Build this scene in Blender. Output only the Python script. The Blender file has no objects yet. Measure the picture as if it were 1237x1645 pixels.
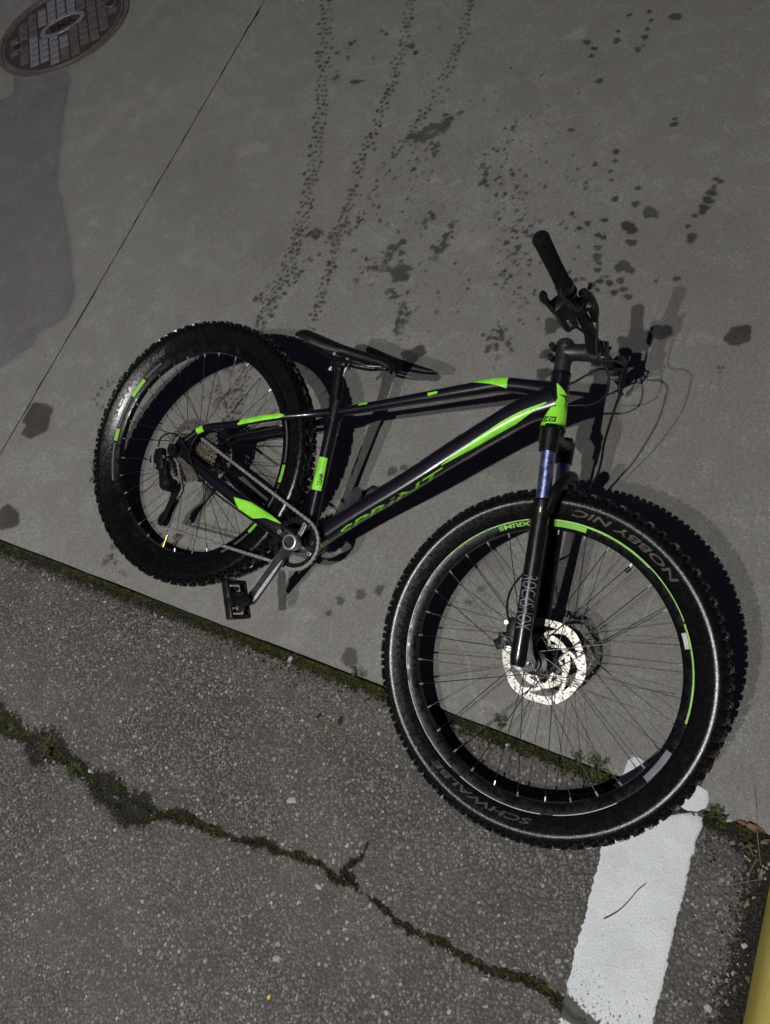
import bpy, bmesh, math, random
import numpy as np
from mathutils import Matrix, Vector

random.seed(7); rng = np.random.default_rng(7)
sc = bpy.context.scene
COL = sc.collection

# ------------------------------------------------------------------ camera
CAM_POS = np.array([0.0, 0.0, 1.6541])
CAM_R = np.array([[0.973546, 0.0, -0.228492], [-0.095605, -0.908256, -0.407346], [-0.207529, 0.418415, -0.884229]])
FPX, PW, PH = 1123.33, 1237.0, 1645.0
cd = bpy.data.cameras.new('camera'); cam = bpy.data.objects.new('camera', cd); COL.objects.link(cam)
cd.sensor_fit = 'HORIZONTAL'; cd.sensor_width = 36.0; cd.lens = FPX / PW * 36.0
cd.clip_start = 0.02; cd.clip_end = 500.0
mw = Matrix.Identity(4)
for r in range(3):
    mw[r][0] = CAM_R[0][r]; mw[r][1] = -CAM_R[1][r]; mw[r][2] = -CAM_R[2][r]; mw[r][3] = CAM_POS[r]
cam.matrix_world = mw
sc.camera = cam

# ------------------------------------------------------------------ night sky and exposure
world = bpy.data.worlds.new('World'); sc.world = world; world.use_nodes = True
wn = world.node_tree.nodes; wl = world.node_tree.links; wn.clear()
wo = wn.new('ShaderNodeOutputWorld'); bg = wn.new('ShaderNodeBackground'); sky = wn.new('ShaderNodeTexSky')
sky.sky_type = 'NISHITA'; sky.sun_disc = False
sky.sun_elevation = math.radians(3.0); sky.sun_rotation = math.radians(140)
sky.ozone_density = 1.0
bg.inputs['Strength'].default_value = 0.021
tint = wn.new('ShaderNodeMix'); tint.data_type = 'RGBA'; tint.blend_type = 'MULTIPLY'; tint.inputs[0].default_value = 1.0
tint.inputs[7].default_value = (1.02, .76, 1.42, 1)          # violet cast of the town's night sky
wl.new(sky.outputs[0], tint.inputs[6]); wl.new(tint.outputs[2], bg.inputs['Color']); wl.new(bg.outputs[0], wo.inputs['Surface'])
sc.view_settings.view_transform = 'Standard'; sc.view_settings.look = 'None'
sc.view_settings.exposure = 0.0; sc.view_settings.gamma = 1.0; sc.view_settings.use_curve_mapping = False
sc.cycles.use_denoising = True; sc.cycles.max_bounces = 6; sc.cycles.diffuse_bounces = 2; sc.cycles.glossy_bounces = 3; sc.cycles.transmission_bounces = 2
LAMP_POWER = (545.0, 425.0)
LAMP_POS = ((-1.46, -1.50, 4.89), (-2.36, -2.05, 5.41))

# ------------------------------------------------------------------ helpers
def G(u, v):
    """pixel of the photograph -> point of the ground plane"""
    d = np.array([(u - PW / 2) / FPX, (v - PH / 2) / FPX, 1.0]) @ CAM_R
    t = -CAM_POS[2] / d[2]
    return (CAM_POS + d * t)[:2]

def tag(o, label=None, cat=None, group=None, kind=None):
    if label: o['label'] = label
    if cat: o['category'] = cat
    if group: o['group'] = group
    if kind: o['kind'] = kind
    return o

def empty(name, parent=None, mat=None):
    o = bpy.data.objects.new(name, None); COL.objects.link(o); o.empty_display_size = 0.05
    if parent: o.parent = parent
    if mat is not None: o.matrix_local = mat
    return o

def link(name, me, parent=None, mat=None):
    o = bpy.data.objects.new(name, me); COL.objects.link(o)
    if parent: o.parent = parent
    if mat is not None: o.matrix_local = mat
    return o

class MB:
    """collects faces for one mesh"""
    def __init__(s): s.v = []; s.f = []; s.m = []; s.n = 0
    def add(s, verts, faces, m=0):
        b = s.n
        for p in verts: s.v.append((float(p[0]), float(p[1]), float(p[2])))
        s.n += len(verts)
        for f in faces: s.f.append([b + i for i in f]); s.m.append(m)
    def grid(s, P, closed_u=False, closed_v=False, m=0):
        nu, nv = P.shape[:2]; F = []
        for i in range(nu if closed_u else nu - 1):
            for j in range(nv if closed_v else nv - 1):
                a = i * nv + j; b = ((i + 1) % nu) * nv + j
                c = ((i + 1) % nu) * nv + (j + 1) % nv; d = i * nv + (j + 1) % nv
                F.append((a, b, c, d))
        s.add(P.reshape(-1, 3), F, m)
    def box(s, c, e, ax=None, m=0, bev=0.0):
        ax = np.eye(3) if ax is None else np.array(ax, float); c = np.array(c, float)
        e = np.array(e, float) / 2
        if bev <= 0:
            V = [c + ax[0] * e[0] * x + ax[1] * e[1] * y + ax[2] * e[2] * z for z in (-1, 1) for y in (-1, 1) for x in (-1, 1)]
            s.add(V, [(0, 2, 3, 1), (4, 5, 7, 6), (0, 1, 5, 4), (2, 6, 7, 3), (0, 4, 6, 2), (1, 3, 7, 5)], m)
        else:
            bm = bmesh.new(); bmesh.ops.create_cube(bm, size=2)
            for v in bm.verts: v.co = Vector((v.co.x * e[0], v.co.y * e[1], v.co.z * e[2]))
            bmesh.ops.bevel(bm, geom=bm.edges[:], offset=min(bev, e.min() * .9), segments=2, affect='EDGES', profile=.6)
            bm.verts.index_update()
            V = [c + ax[0] * v.co.x + ax[1] * v.co.y + ax[2] * v.co.z for v in bm.verts]
            s.add(V, [[v.index for v in f.verts] for f in bm.faces], m); bm.free()
    def cyl(s, a, b, r0, r1=None, seg=20, m=0, cap=True):
        a = np.array(a, float); b = np.array(b, float); r1 = r0 if r1 is None else r1
        t = (b - a) / np.linalg.norm(b - a); q = np.array([1, 0, 0.]) if abs(t[0]) < .8 else np.array([0, 0, 1.])
        n = np.cross(t, q); n /= np.linalg.norm(n); k = np.cross(t, n)
        th = np.linspace(0, 2 * np.pi, seg, endpoint=False)
        d = np.cos(th)[:, None] * n + np.sin(th)[:, None] * k
        V = np.concatenate([a + d * r0, b + d * r1])
        F = [(i, (i + 1) % seg, seg + (i + 1) % seg, seg + i) for i in range(seg)]
        if cap: F += [tuple(range(seg))[::-1], tuple(range(seg, 2 * seg))]
        s.add(V, F, m)
    def sphere(s, c, r, seg=14, rings=8, m=0, sc_=(1, 1, 1)):
        c = np.array(c, float); V = []; F = []
        for i in range(1, rings):
            ph = np.pi * i / rings
            for j in range(seg):
                th = 2 * np.pi * j / seg
                V.append(c + r * np.array([np.sin(ph) * np.cos(th) * sc_[0], np.sin(ph) * np.sin(th) * sc_[1], np.cos(ph) * sc_[2]]))
        top = len(V); V.append(c + np.array([0, 0, r * sc_[2]])); V.append(c - np.array([0, 0, r * sc_[2]]))
        for i in range(rings - 2):
            for j in range(seg):
                F.append((i * seg + j, (i + 1) * seg + j, (i + 1) * seg + (j + 1) % seg, i * seg + (j + 1) % seg))
        for j in range(seg):
            F.append((top, j, (j + 1) % seg)); F.append((top + 1, (rings - 2) * seg + (j + 1) % seg, (rings - 2) * seg + j))
        s.add(V, F, m)
    def mesh(s, name, mats, smooth=True, angle=35):
        me = bpy.data.meshes.new(name); me.from_pydata(s.v, [], s.f)
        if not isinstance(mats, (list, tuple)): mats = [mats]
        for k in mats: me.materials.append(k)
        if len(mats) > 1: me.polygons.foreach_set('material_index', np.array(s.m, np.int32))
        bm = bmesh.new(); bm.from_mesh(me); bmesh.ops.recalc_face_normals(bm, faces=bm.faces[:])
        if smooth:
            lim = math.radians(angle)
            for f in bm.faces: f.smooth = True
            for e in bm.edges:
                if len(e.link_faces) == 2 and e.calc_face_angle(0) > lim: e.smooth = False
        bm.to_mesh(me); bm.free(); me.update()
        return me
    def build(s, name, mats, parent=None, mat=None, smooth=True, angle=35):
        return link(name, s.mesh(name, mats, smooth, angle), parent, mat)

def crom(P, n):
    """Catmull-Rom resample of a polyline (any columns), n samples by chord length"""
    P = np.array(P, float)
    if len(P) == 2: return P[0] + (P[1] - P[0]) * np.linspace(0, 1, n)[:, None]
    d = np.linalg.norm(np.diff(P[:, :3], axis=0), axis=1); k = np.concatenate([[0], np.cumsum(d)])
    T = np.gradient(P, k, axis=0); out = []
    for q in np.linspace(0, k[-1], n):
        i = min(np.searchsorted(k, q, side='right') - 1, len(P) - 2); h = k[i + 1] - k[i]; u = (q - k[i]) / h
        out.append((2*u**3-3*u**2+1)*P[i] + (u**3-2*u**2+u)*h*T[i] + (-2*u**3+3*u**2)*P[i+1] + (u**3-u**2)*h*T[i+1])
    return np.array(out)

class Tube:
    """a swept tube; ang 0 faces the bike's right side, +90 degrees faces up for a forward running tube"""
    def __init__(s, pts, rn, rb=None, n=40, ref=(0, -1, 0), ex=2.0):
        pts = np.array(pts, float); m = len(pts)
        rn = np.full(m, rn, float) if np.isscalar(rn) else np.array(rn, float)
        rb = rn if rb is None else (np.full(m, rb, float) if np.isscalar(rb) else np.array(rb, float))
        s.C = crom(pts, n); k_ = np.concatenate([[0], np.cumsum(np.linalg.norm(np.diff(pts, axis=0), axis=1))]); k_ /= k_[-1]
        u_ = np.linspace(0, 1, n); s.rn = np.interp(u_, k_, rn); s.rb = np.interp(u_, k_, rb); s.ex = ex; s.n = n
        T = np.gradient(s.C, axis=0); T /= np.linalg.norm(T, axis=1)[:, None]
        R = np.array(ref, float); N = R - T * (T @ R)[:, None]; N /= np.linalg.norm(N, axis=1)[:, None]
        s.T, s.N, s.B = T, N, np.cross(N, T)
        s.L = np.linalg.norm(np.diff(s.C, axis=0), axis=1).sum()
    def at(s, t, ang, off=0.0):
        x = np.clip(t, 0, 1) * (s.n - 1); i = min(int(x), s.n - 2); u = x - i
        L = lambda A: A[i] * (1 - u) + A[i + 1] * u
        c, q = math.cos(ang), math.sin(ang)
        k = (abs(c) ** s.ex + abs(q) ** s.ex) ** (-1 / s.ex)
        return L(s.C) + L(s.N) * (c * k * (L(s.rn) + off)) + L(s.B) * (q * k * (L(s.rb) + off))
    def tof(s, x, z):
        """position along the tube nearest to the point (x, z) of the bike plane"""
        d = (s.C[:, 0] - x) ** 2 + (s.C[:, 2] - z) ** 2; return int(d.argmin()) / (s.n - 1)
    def geo(s, mb, seg=28, m=0, caps=True):
        P = np.array([[s.at(i / (s.n - 1), 2 * np.pi * j / seg) for j in range(seg)] for i in range(s.n)])
        mb.grid(P, closed_v=True, m=m)
        if caps:
            mb.add(P[0], [tuple(range(seg))], m); mb.add(P[-1], [tuple(range(seg))], m)
    def patch(s, mb, t0, t1, lo, hi, off=.0005, nt=14, na=8, m=0):
        """sticker lying on the tube: lo(k), hi(k) give its angles at k in 0..1"""
        P = np.array([[s.at(t0 + (t1 - t0) * i / nt, lo(i / nt) + (hi(i / nt) - lo(i / nt)) * j / na, off) for j in range(na + 1)] for i in range(nt + 1)])
        mb.grid(P, m=m)

_tc = {}
def text_geo(txt, shear=0.0, cuts=1, bold=0.0):
    """flat triangles of a text, height 1, x from 0 to the returned width"""
    key = (txt, shear, cuts, bold)
    if key in _tc: return _tc[key]
    cu = bpy.data.curves.new('lettering_curve', 'FONT'); cu.body = txt; cu.shear = shear; cu.offset = bold
    cu.resolution_u = 3; ob = bpy.data.objects.new('lettering_curve', cu); COL.objects.link(ob)
    bpy.context.view_layer.update()
    me = bpy.data.meshes.new_from_object(ob.evaluated_get(bpy.context.evaluated_depsgraph_get()))
    bm = bmesh.new(); bm.from_mesh(me); bmesh.ops.triangulate(bm, faces=bm.faces[:])
    for _ in range(cuts):
        h = 0.2
        ed = [e for e in bm.edges if e.calc_length() > h]
        if ed: bmesh.ops.subdivide_edges(bm, edges=ed, cuts=1); bmesh.ops.triangulate(bm, faces=bm.faces[:])
    bm.verts.index_update()
    V = np.array([v.co[:2] for v in bm.verts]); F = [[v.index for v in f.verts] for f in bm.faces]; bm.free()
    bpy.data.objects.remove(ob); bpy.data.curves.remove(cu); bpy.data.meshes.remove(me)
    V -= V.min(0); h = V[:, 1].max(); V /= h
    _tc[key] = (V, F, V[:, 0].max()); return _tc[key]

def text_on(mb, txt, fn, shear=0.0, m=0, cuts=1, bold=0.0):
    """fn maps (u, v) in the unit square of the text to a 3D point"""
    V, F, w = text_geo(txt, shear, cuts, bold)
    mb.add([fn(x / w, y) for x, y in V], F, m)

# ---- 2D value noise for relief and outlines
_tab = rng.random((256, 256))
def vnoise(x, y):
    x = np.asarray(x, float); y = np.asarray(y, float)
    xi = np.floor(x).astype(int); yi = np.floor(y).astype(int); fx = x - xi; fy = y - yi
    fx = fx * fx * (3 - 2 * fx); fy = fy * fy * (3 - 2 * fy); g = lambda a, b: _tab[a % 256, b % 256]
    return (g(xi, yi) * (1 - fx) + g(xi + 1, yi) * fx) * (1 - fy) + (g(xi, yi + 1) * (1 - fx) + g(xi + 1, yi + 1) * fx) * fy
def fbm(x, y, s, o=3):
    r = 0; a = .5
    for k in range(o): r = r + a * vnoise(np.asarray(x) * s + 17 * k, np.asarray(y) * s + 31 * k); s *= 2.1; a *= .5
    return r / (1 - .5 ** o)

# ------------------------------------------------------------------ materials
class NT:
    def __init__(s, name, dim='3D'):
        s.dim = dim; s.mat = bpy.data.materials.new(name); s.mat.use_nodes = True
        s.t = s.mat.node_tree; s.n = s.t.nodes; s.l = s.t.links; s.n.clear()
        s.out = s.n.new('ShaderNodeOutputMaterial'); s.b = s.n.new('ShaderNodeBsdfPrincipled')
        s.l.new(s.b.outputs[0], s.out.inputs[0])
    def set(s, **k):
        for a, v in k.items():
            i = s.b.inputs[a.replace('_', ' ')]
            if hasattr(v, 'is_linked') and not isinstance(v, (tuple, list)): s.l.new(v, i)
            else: i.default_value = (*v, 1.0) if isinstance(v, tuple) and len(v) == 3 else v
    def pos(s): return s.n.new('ShaderNodeNewGeometry').outputs['Position']
    def obj(s): return s.n.new('ShaderNodeTexCoord').outputs['Object']
    def island(s): return s.n.new('ShaderNodeNewGeometry').outputs['Random Per Island']
    def attr(s, name):
        a = s.n.new('ShaderNodeAttribute'); a.attribute_name = name; return a.outputs['Fac']
    def noise(s, vec, scale, detail=3, rough=.55, dist=0.0):
        k = s.n.new('ShaderNodeTexNoise'); k.noise_dimensions = s.dim; s.l.new(vec, k.inputs['Vector'])
        k.inputs['Scale'].default_value = scale; k.inputs['Detail'].default_value = detail
        k.inputs['Roughness'].default_value = rough; k.inputs['Distortion'].default_value = dist
        return k.outputs['Fac']
    def vor(s, vec, scale, feature='F1', out='Distance', rand=1.0):
        k = s.n.new('ShaderNodeTexVoronoi'); k.voronoi_dimensions = s.dim; k.feature = feature; s.l.new(vec, k.inputs['Vector'])
        k.inputs['Scale'].default_value = scale; k.inputs['Randomness'].default_value = rand
        return k.outputs[out] if out else (k.outputs['Color'], k.outputs['Distance'])
    def ramp(s, fac, stops, interp='LINEAR'):
        k = s.n.new('ShaderNodeValToRGB'); s.l.new(fac, k.inputs[0]); e = k.color_ramp.elements; k.color_ramp.interpolation = interp
        while len(e) < len(stops): e.new(.5)
        for i, (p, c) in enumerate(stops):
            e[i].position = p; e[i].color = (c, c, c, 1) if np.isscalar(c) else (*c, 1)
        return k.outputs[0]
    def mix(s, fac, a, b, mode='MIX'):
        k = s.n.new('ShaderNodeMix'); k.data_type = 'RGBA'; k.blend_type = mode
        for i, v in ((0, fac), (6, a), (7, b)):
            if hasattr(v, 'is_linked') and not isinstance(v, (tuple, list, float, int)): s.l.new(v, k.inputs[i])
            elif i == 0: k.inputs[0].default_value = v
            else: k.inputs[i].default_value = (*v, 1) if not np.isscalar(v) else (v, v, v, 1)
        return k.outputs[2]
    def math(s, op, a, b=0.0):
        k = s.n.new('ShaderNodeMath'); k.operation = op
        for i, v in ((0, a), (1, b)):
            if hasattr(v, 'is_linked') and not isinstance(v, (float, int)): s.l.new(v, k.inputs[i])
            else: k.inputs[i].default_value = v
        return k.outputs[0]
    def warp(s, vec, scale, amount):
        k = s.n.new('ShaderNodeTexNoise'); k.noise_dimensions = s.dim; s.l.new(vec, k.inputs['Vector']); k.inputs['Scale'].default_value = scale; k.inputs['Detail'].default_value = 2
        a = s.n.new('ShaderNodeVectorMath'); a.operation = 'SCALE'; s.l.new(k.outputs['Color'], a.inputs[0]); a.inputs['Scale'].default_value = amount
        b = s.n.new('ShaderNodeVectorMath'); b.operation = 'ADD'; s.l.new(vec, b.inputs[0]); s.l.new(a.outputs[0], b.inputs[1]); return b.outputs[0]
    def bump(s, h, strength=.3, dist=.002):
        k = s.n.new('ShaderNodeBump'); k.inputs['Strength'].default_value = strength; k.inputs['Distance'].default_value = dist
        s.l.new(h, k.inputs['Height']); s.l.new(k.outputs[0], s.b.inputs['Normal'])

def simple(name, col, rough=.5, metal=0.0, coat=0.0, spec=.5, wear=0.0, bump=0.0, bs=400):
    t = NT(name); o = t.obj()
    t.set(Metallic=metal, Specular_IOR_Level=spec, Coat_Weight=coat, Coat_Roughness=.12)
    n = t.noise(o, 35, 4); c = tuple(col)
    t.set(Base_Color=t.mix(t.ramp(n, [(.35, 0.), (.7, 1.)]), tuple(x * (1 - .15) for x in c), tuple(min(1, x * 1.15 + wear) for x in c)))
    m = t.noise(o, 90, 3); t.set(Roughness=t.ramp(m, [(.3, max(.03, rough - .07)), (.7, min(1, rough + .1))]))
    if bump: t.bump(t.noise(o, bs, 2), bump, .0006)
    return t.mat

def concrete_nodes(t):
    p = t.pos()
    big = t.noise(p, 1.1, 3, .6, .4); mid = t.noise(p, 7, 3, .65); fine = t.noise(p, 90, 2, .7); grit = t.noise(p, 420, 1, .6)
    c = t.mix(t.ramp(big, [(.3, 0.), (.7, 1.)]), (.226, .224, .208), (.286, .292, .264))
    c = t.mix(t.ramp(mid, [(.32, .75), (.66, 0.)]), c, (.210, .204, .190))
    c = t.mix(t.ramp(t.noise(p, 3.6, 2, .6, .5), [(.52, 0.), (.72, .5)]), c, (.214, .216, .200))
    c = t.mix(t.ramp(t.noise(p, 2.7, 3, .6, .8), [(.60, 0.), (.78, .40)]), c, (.38, .365, .335))
    c = t.mix(t.ramp(t.noise(p, 24, 3, .7, .6), [(.36, .5), (.56, 0.)]), c, (.205, .190, .180))
    c = t.mix(t.ramp(t.noise(p, 14, 3, .7, .6), [(.55, 0.), (.72, .45)]), c, (.330, .325, .300))
    c = t.mix(t.ramp(fine, [(.38, .6), (.60, 0.)]), c, (.185, .175, .162))
    c = t.mix(t.ramp(t.noise(p, 190, 2, .7), [(.55, 0.), (.68, .5)]), c, (.40, .388, .36))
    c = t.mix(t.ramp(grit, [(.28, .7), (.40, 0.)]), c, (.11, .102, .093))
    # rare pale chips
    v = t.vor(p, 55); sel = t.ramp(mid, [(.60, 0.), (.64, 1.)])
    c = t.mix(t.math('MULTIPLY', t.ramp(v, [(.04, 1.), (.09, 0.)]), sel), c, (.60, .585, .55))
    # hairline cracks, pale with lime
    e = t.vor(t.warp(p, 3.0, .35), 1.15, 'DISTANCE_TO_EDGE')
    hm = t.math('MULTIPLY', t.ramp(e, [(.0, 1.), (.006, 0.)]), t.ramp(big, [(.50, 0.), (.60, .45)]))
    c = t.mix(hm, c, (.38, .37, .34))
    h = t.math('ADD', t.math('MULTIPLY', fine, .6), t.math('MULTIPLY', grit, .5))
    return c, h, fine

def mat_concrete():
    t = NT('concrete', '2D'); c, h, f = concrete_nodes(t)
    t.set(Base_Color=c, Roughness=.82, Specular_IOR_Level=.3); t.bump(h, .4, .0015); return t.mat

def mat_wet(name, dark, tint, rough, mottle=False):
    """water soaked into the same concrete: attribute wet darkens it, attribute tone is older damp (below 0) or lime (above 0)"""
    t = NT(name, '2D'); c, h, f = concrete_nodes(t); w = t.attr('wet')
    if mottle: w = t.math('MULTIPLY', w, t.ramp(t.noise(t.pos(), 5, 4, .65, .8), [(.3, .8), (.6, 1.)]))
    k = t.math('ADD', t.attr('tone'), 1.0); g = t.n.new('ShaderNodeCombineColor')
    for i in range(3): t.l.new(k, g.inputs[i])
    c = t.mix(1.0, c, g.outputs[0], 'MULTIPLY')
    t.set(Base_Color=t.mix(w, c, t.mix(1.0, c, tuple(dark * x for x in tint), 'MULTIPLY')), Roughness=t.ramp(w, [(0., .82), (1., rough)]), Specular_IOR_Level=.3); t.bump(h, .4, .0015)
    return t.mat

def asphalt_nodes(t):
    p = t.pos()
    cell, dist = t.vor(p, 150, 'F1', None)
    sep = t.n.new('ShaderNodeSeparateColor'); t.l.new(cell, sep.inputs[0])
    tone = t.ramp(sep.outputs[0], [(0., (.085, .080, .073)), (.45, (.142, .134, .121)), (.8, (.230, .218, .199)), (1., (.36, .345, .318))])
    c = t.mix(t.ramp(dist, [(.25, 0.), (.55, 1.)]), tone, (.056, .053, .049))
    c = t.mix(t.ramp(t.noise(p, 2.6, 4), [(.38, 0.), (.66, .5)]), c, (.185, .172, .152))
    c = t.mix(t.ramp(t.noise(p, 9, 3, .6), [(.35, .45), (.55, 0.)]), c, (.075, .071, .066))
    c = t.mix(t.ramp(t.noise(p, 480, 2), [(.4, .5), (.6, 0.)]), c, (.055, .052, .047))
    h = t.math('SUBTRACT', t.math('MULTIPLY', t.noise(p, 300, 2), .5), dist)
    return c, h, p

def mat_asphalt():
    t = NT('asphalt', '2D'); c, h, p = asphalt_nodes(t)
    d = t.math('ADD', t.attr('dirt'), t.math('MULTIPLY', t.math('SUBTRACT', t.noise(p, 75, 4, .75), .5), 1.5))
    soil = t.ramp(t.noise(p, 160, 3), [(.35, (.008, .0075, .006)), (.65, (.03, .027, .021))])
    t.set(Base_Color=t.mix(t.ramp(d, [(.38, 0.), (.62, 1.)]), c, soil), Roughness=.85, Specular_IOR_Level=.35)
    t.bump(h, .8, .003); return t.mat

def mat_stone():
    t = NT('aggregate_stone', '2D'); p = t.pos()
    c = t.ramp(t.island(), [(0., (.075, .072, .068)), (.35, (.135, .129, .12)), (.62, (.205, .194, .177)), (.84, (.29, .276, .252)), (.96, (.40, .382, .35)), (1., (.52, .50, .46))])
    c = t.mix(t.ramp(t.noise(p, 500, 2), [(.4, .35), (.6, 0.)]), c, (.10, .095, .087))
    t.set(Base_Color=c, Roughness=.7, Specular_IOR_Level=.4); t.bump(t.noise(p, 900, 2), .3, .0004); return t.mat

def mat_moss(name, stops):
    t = NT(name); p = t.pos(); c = t.ramp(t.island(), stops)
    c = t.mix(t.ramp(t.noise(p, 40, 3), [(.4, .6), (.6, 0.)]), c, (.010, .009, .006))
    t.set(Base_Color=c, Roughness=.95, Specular_IOR_Level=.2); t.bump(t.noise(p, 900, 2), .6, .001); return t.mat

def mat_paint(name, col, worncol, thr, chip=130):
    t = NT(name, '2D' if 'white' in name else '3D'); p = t.pos(); n = t.noise(p, chip, 4, .7)
    w = t.math('ADD', n, t.attr('worn'))
    c = t.mix(t.ramp(t.noise(p, 12, 4), [(.35, 0.), (.7, .6)]), col, tuple(x * .80 for x in col))
    c = t.mix(t.ramp(t.noise(p, 330, 2), [(.34, .45), (.46, 0.)]), c, tuple(x * .62 for x in col))
    c = t.mix(t.ramp(t.noise(p, 420, 1), [(.72, 0.), (.78, .5)]), c, worncol)
    t.set(Base_Color=t.mix(t.ramp(w, [(thr, 0.), (thr + .05, 1.)]), c, worncol), Roughness=.75, Specular_IOR_Level=.4)
    t.bump(t.math('ADD', t.noise(p, 240, 3, .7), t.math('MULTIPLY', n, -.4)), .7, .003); return t.mat

def mat_rubber():
    t = NT('tyre_rubber'); o = t.obj(); n = t.noise(o, 60, 4)
    c = t.mix(t.ramp(n, [(.4, 0.), (.75, 1.)]), (.0035, .0035, .0038), (.0075, .0073, .0073))
    t.set(Base_Color=c, Roughness=t.ramp(t.noise(o, 140, 3), [(.3, .17), (.7, .34)]), Specular_IOR_Level=.42)
    t.bump(t.noise(o, 420, 3, .7), .34, .0006); return t.mat

def mat_rim():
    t = NT('rim_black'); o = t.obj(); n = t.noise(o, 45, 5, .75, 1.2)
    c = t.mix(t.ramp(n, [(.62, 0.), (.70, .5)]), (.004, .004, .005), (.08, .076, .07))
    t.set(Base_Color=c, Roughness=t.ramp(n, [(.4, .20), (.68, .6)]), Specular_IOR_Level=.22); return t.mat

def mat_frame():
    t = NT('frame_paint'); o = t.obj()
    n = t.noise(o, 500, 2); c = t.mix(t.ramp(n, [(.5, 0.), (.7, 1.)]), (.0042, .0035, .0075), (.009, .0065, .017))
    t.set(Base_Color=c, Roughness=.28, Metallic=.0, Coat_Weight=.7, Coat_Roughness=.06, Specular_IOR_Level=.5); return t.mat

def mat_rust():
    t = NT('cast_iron'); p = t.pos(); n = t.noise(p, 14, 5, .7, .5)
    c = t.mix(t.ramp(n, [(.38, 0.), (.66, 1.)]), (.105, .095, .090), (.165, .150, .132))
    c = t.mix(t.ramp(t.noise(p, 60, 4), [(.5, 0.), (.7, .7)]), c, (.060, .052, .046))
    t.set(Base_Color=c, Roughness=.6, Metallic=.15); t.bump(t.noise(p, 250, 3), .4, .001); return t.mat

def mat_leaf(name, a, b):
    t = NT(name); c = t.ramp(t.island(), [(0., a), (1., b)])
    t.set(Base_Color=c, Roughness=.6, Specular_IOR_Level=.4); return t.mat

M = dict(
    concrete=mat_concrete(), asphalt=mat_asphalt(), stone=mat_stone(), rubber=mat_rubber(), rim=mat_rim(), frame=mat_frame(), iron=mat_rust(),
    wet=mat_wet('wet_concrete', .27, (1.0, .96, .95), .6), runoff=mat_wet('runoff_concrete', .72, (.98, .945, 1.05), .34, True),
    white_paint=mat_paint('white_road_paint', (.83, .865, .885), (.10, .095, .085), .69),
    yellow_paint=mat_paint('yellow_kerb_paint', (.50, .42, .105), (.17, .145, .08), .665, 60),
    moss=mat_moss('moss', [(0., (.020, .018, .010)), (.45, (.042, .043, .012)), (.8, (.070, .076, .016)), (1., (.115, .122, .026))]),
    crumb=mat_moss('soil_crumbs', [(0., (.008, .007, .006)), (.6, (.022, .019, .015)), (.9, (.05, .043, .034)), (1., (.16, .15, .13))]),
    black=simple('black_plastic', (.0045, .0045, .005), .38, spec=.35), matte=simple('matte_black', (.007, .007, .008), .5, spec=.35),
    anod=simple('black_anodised', (.006, .006, .007), .28, .0, .15, spec=.4), spoke=simple('spoke_black', (.006, .006, .007), .35, spec=.4),
    grip=simple('grip_rubber', (.0045, .0045, .0045), .6, spec=.25, bump=.5, bs=300),
    saddle=simple('saddle_cover', (.007, .007, .009), .48, spec=.3, bump=.25, bs=700),
    forkpaint=simple('fork_paint', (.005, .005, .006), .33, coat=.25, spec=.35),
    green=simple('green_sticker', (.30, .88, .055), .38, coat=.25), greenrim=simple('green_rim_sticker', (.24, .58, .07), .45, wear=.02),
    chrome=simple('polished_steel', (.80, .80, .82), .12, 1.0), stanchion=simple('stanchion_coating', (.40, .47, .82), .30, 1.0, .3),
    steel=simple('brushed_steel', (.42, .405, .37), .46, .8), alu=simple('machined_aluminium', (.74, .74, .76), .32, .8),
    chain=simple('chain_steel', (.30, .29, .28), .42, .55), cog=simple('cassette_steel', (.36, .33, .28), .36, .9),
    crank=simple('crank_anodised', (.10, .098, .112), .26, .7, .4), letter=simple('grey_lettering', (.17, .18, .21), .5),
    tyre_grey=simple('tyre_grey_print', (.050, .049, .048), .6), tyre_tan=simple('tyre_tan_print', (.075, .064, .047), .6),
    navy=simple('navy_lettering', (.006, .006, .022), .3, coat=.4), brass=simple('brass', (.75, .45, .10), .3, .9),
    ink=simple('black_print', (.006, .010, .005), .5), white=simple('white_print', (.55, .55, .53), .5),
    twig=simple('dry_twig', (.12, .09, .055), .8), needle=simple('dry_needle', (.26, .20, .11), .7), bark=simple('dark_bark', (.035, .018, .014), .9),
    chip=simple('pale_chip', (.42, .41, .39), .6, bump=.6, bs=120), silt=simple('damp_silt', (.185, .174, .200), .5, wear=.05),
    leaf=mat_leaf('weed_leaf', (.028, .042, .010), (.07, .095, .020)), redleaf=mat_leaf('reddish_weed_leaf', (.10, .045, .022), (.085, .085, .022)),
    deadleaf=mat_leaf('dead_leaf', (.14, .085, .055), (.23, .15, .10)), yellow=simple('yellow_petal', (.75, .55, .04), .6),
    rimgrey=simple('rim_grey_print', (.10, .105, .12), .45), cable=simple('cable_housing', (.006, .006, .006), .6, spec=.25), groove=simple('groove_shade', (.045, .038, .034), .8), stemgrey=simple('stem_satin', (.016, .016, .019), .42, spec=.45), polish=simple('polished_highlight', (.88, .88, .90), .3, .35), rustjaw=simple('rusty_steel', (.16, .10, .07), .5, .4), lampgrey=simple('lamp_grey', (.22, .23, .24), .45, .5))
def mat_soil():
    t = NT('soil'); p = t.pos(); t.set(Base_Color=t.ramp(t.noise(p, 60, 4), [(.35, (.010, .009, .007)), (.7, (.03, .027, .022))]), Roughness=.95); return t.mat
M['soil'] = mat_soil()
def mat_lens():
    t = NT('lamp_lens'); t.set(Base_Color=(.8, .8, .75), Emission_Color=(1.0, .90, .74), Emission_Strength=25.0); t.mat.cycles.emission_sampling = 'NONE'; return t.mat
M['lens'] = mat_lens()

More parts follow.
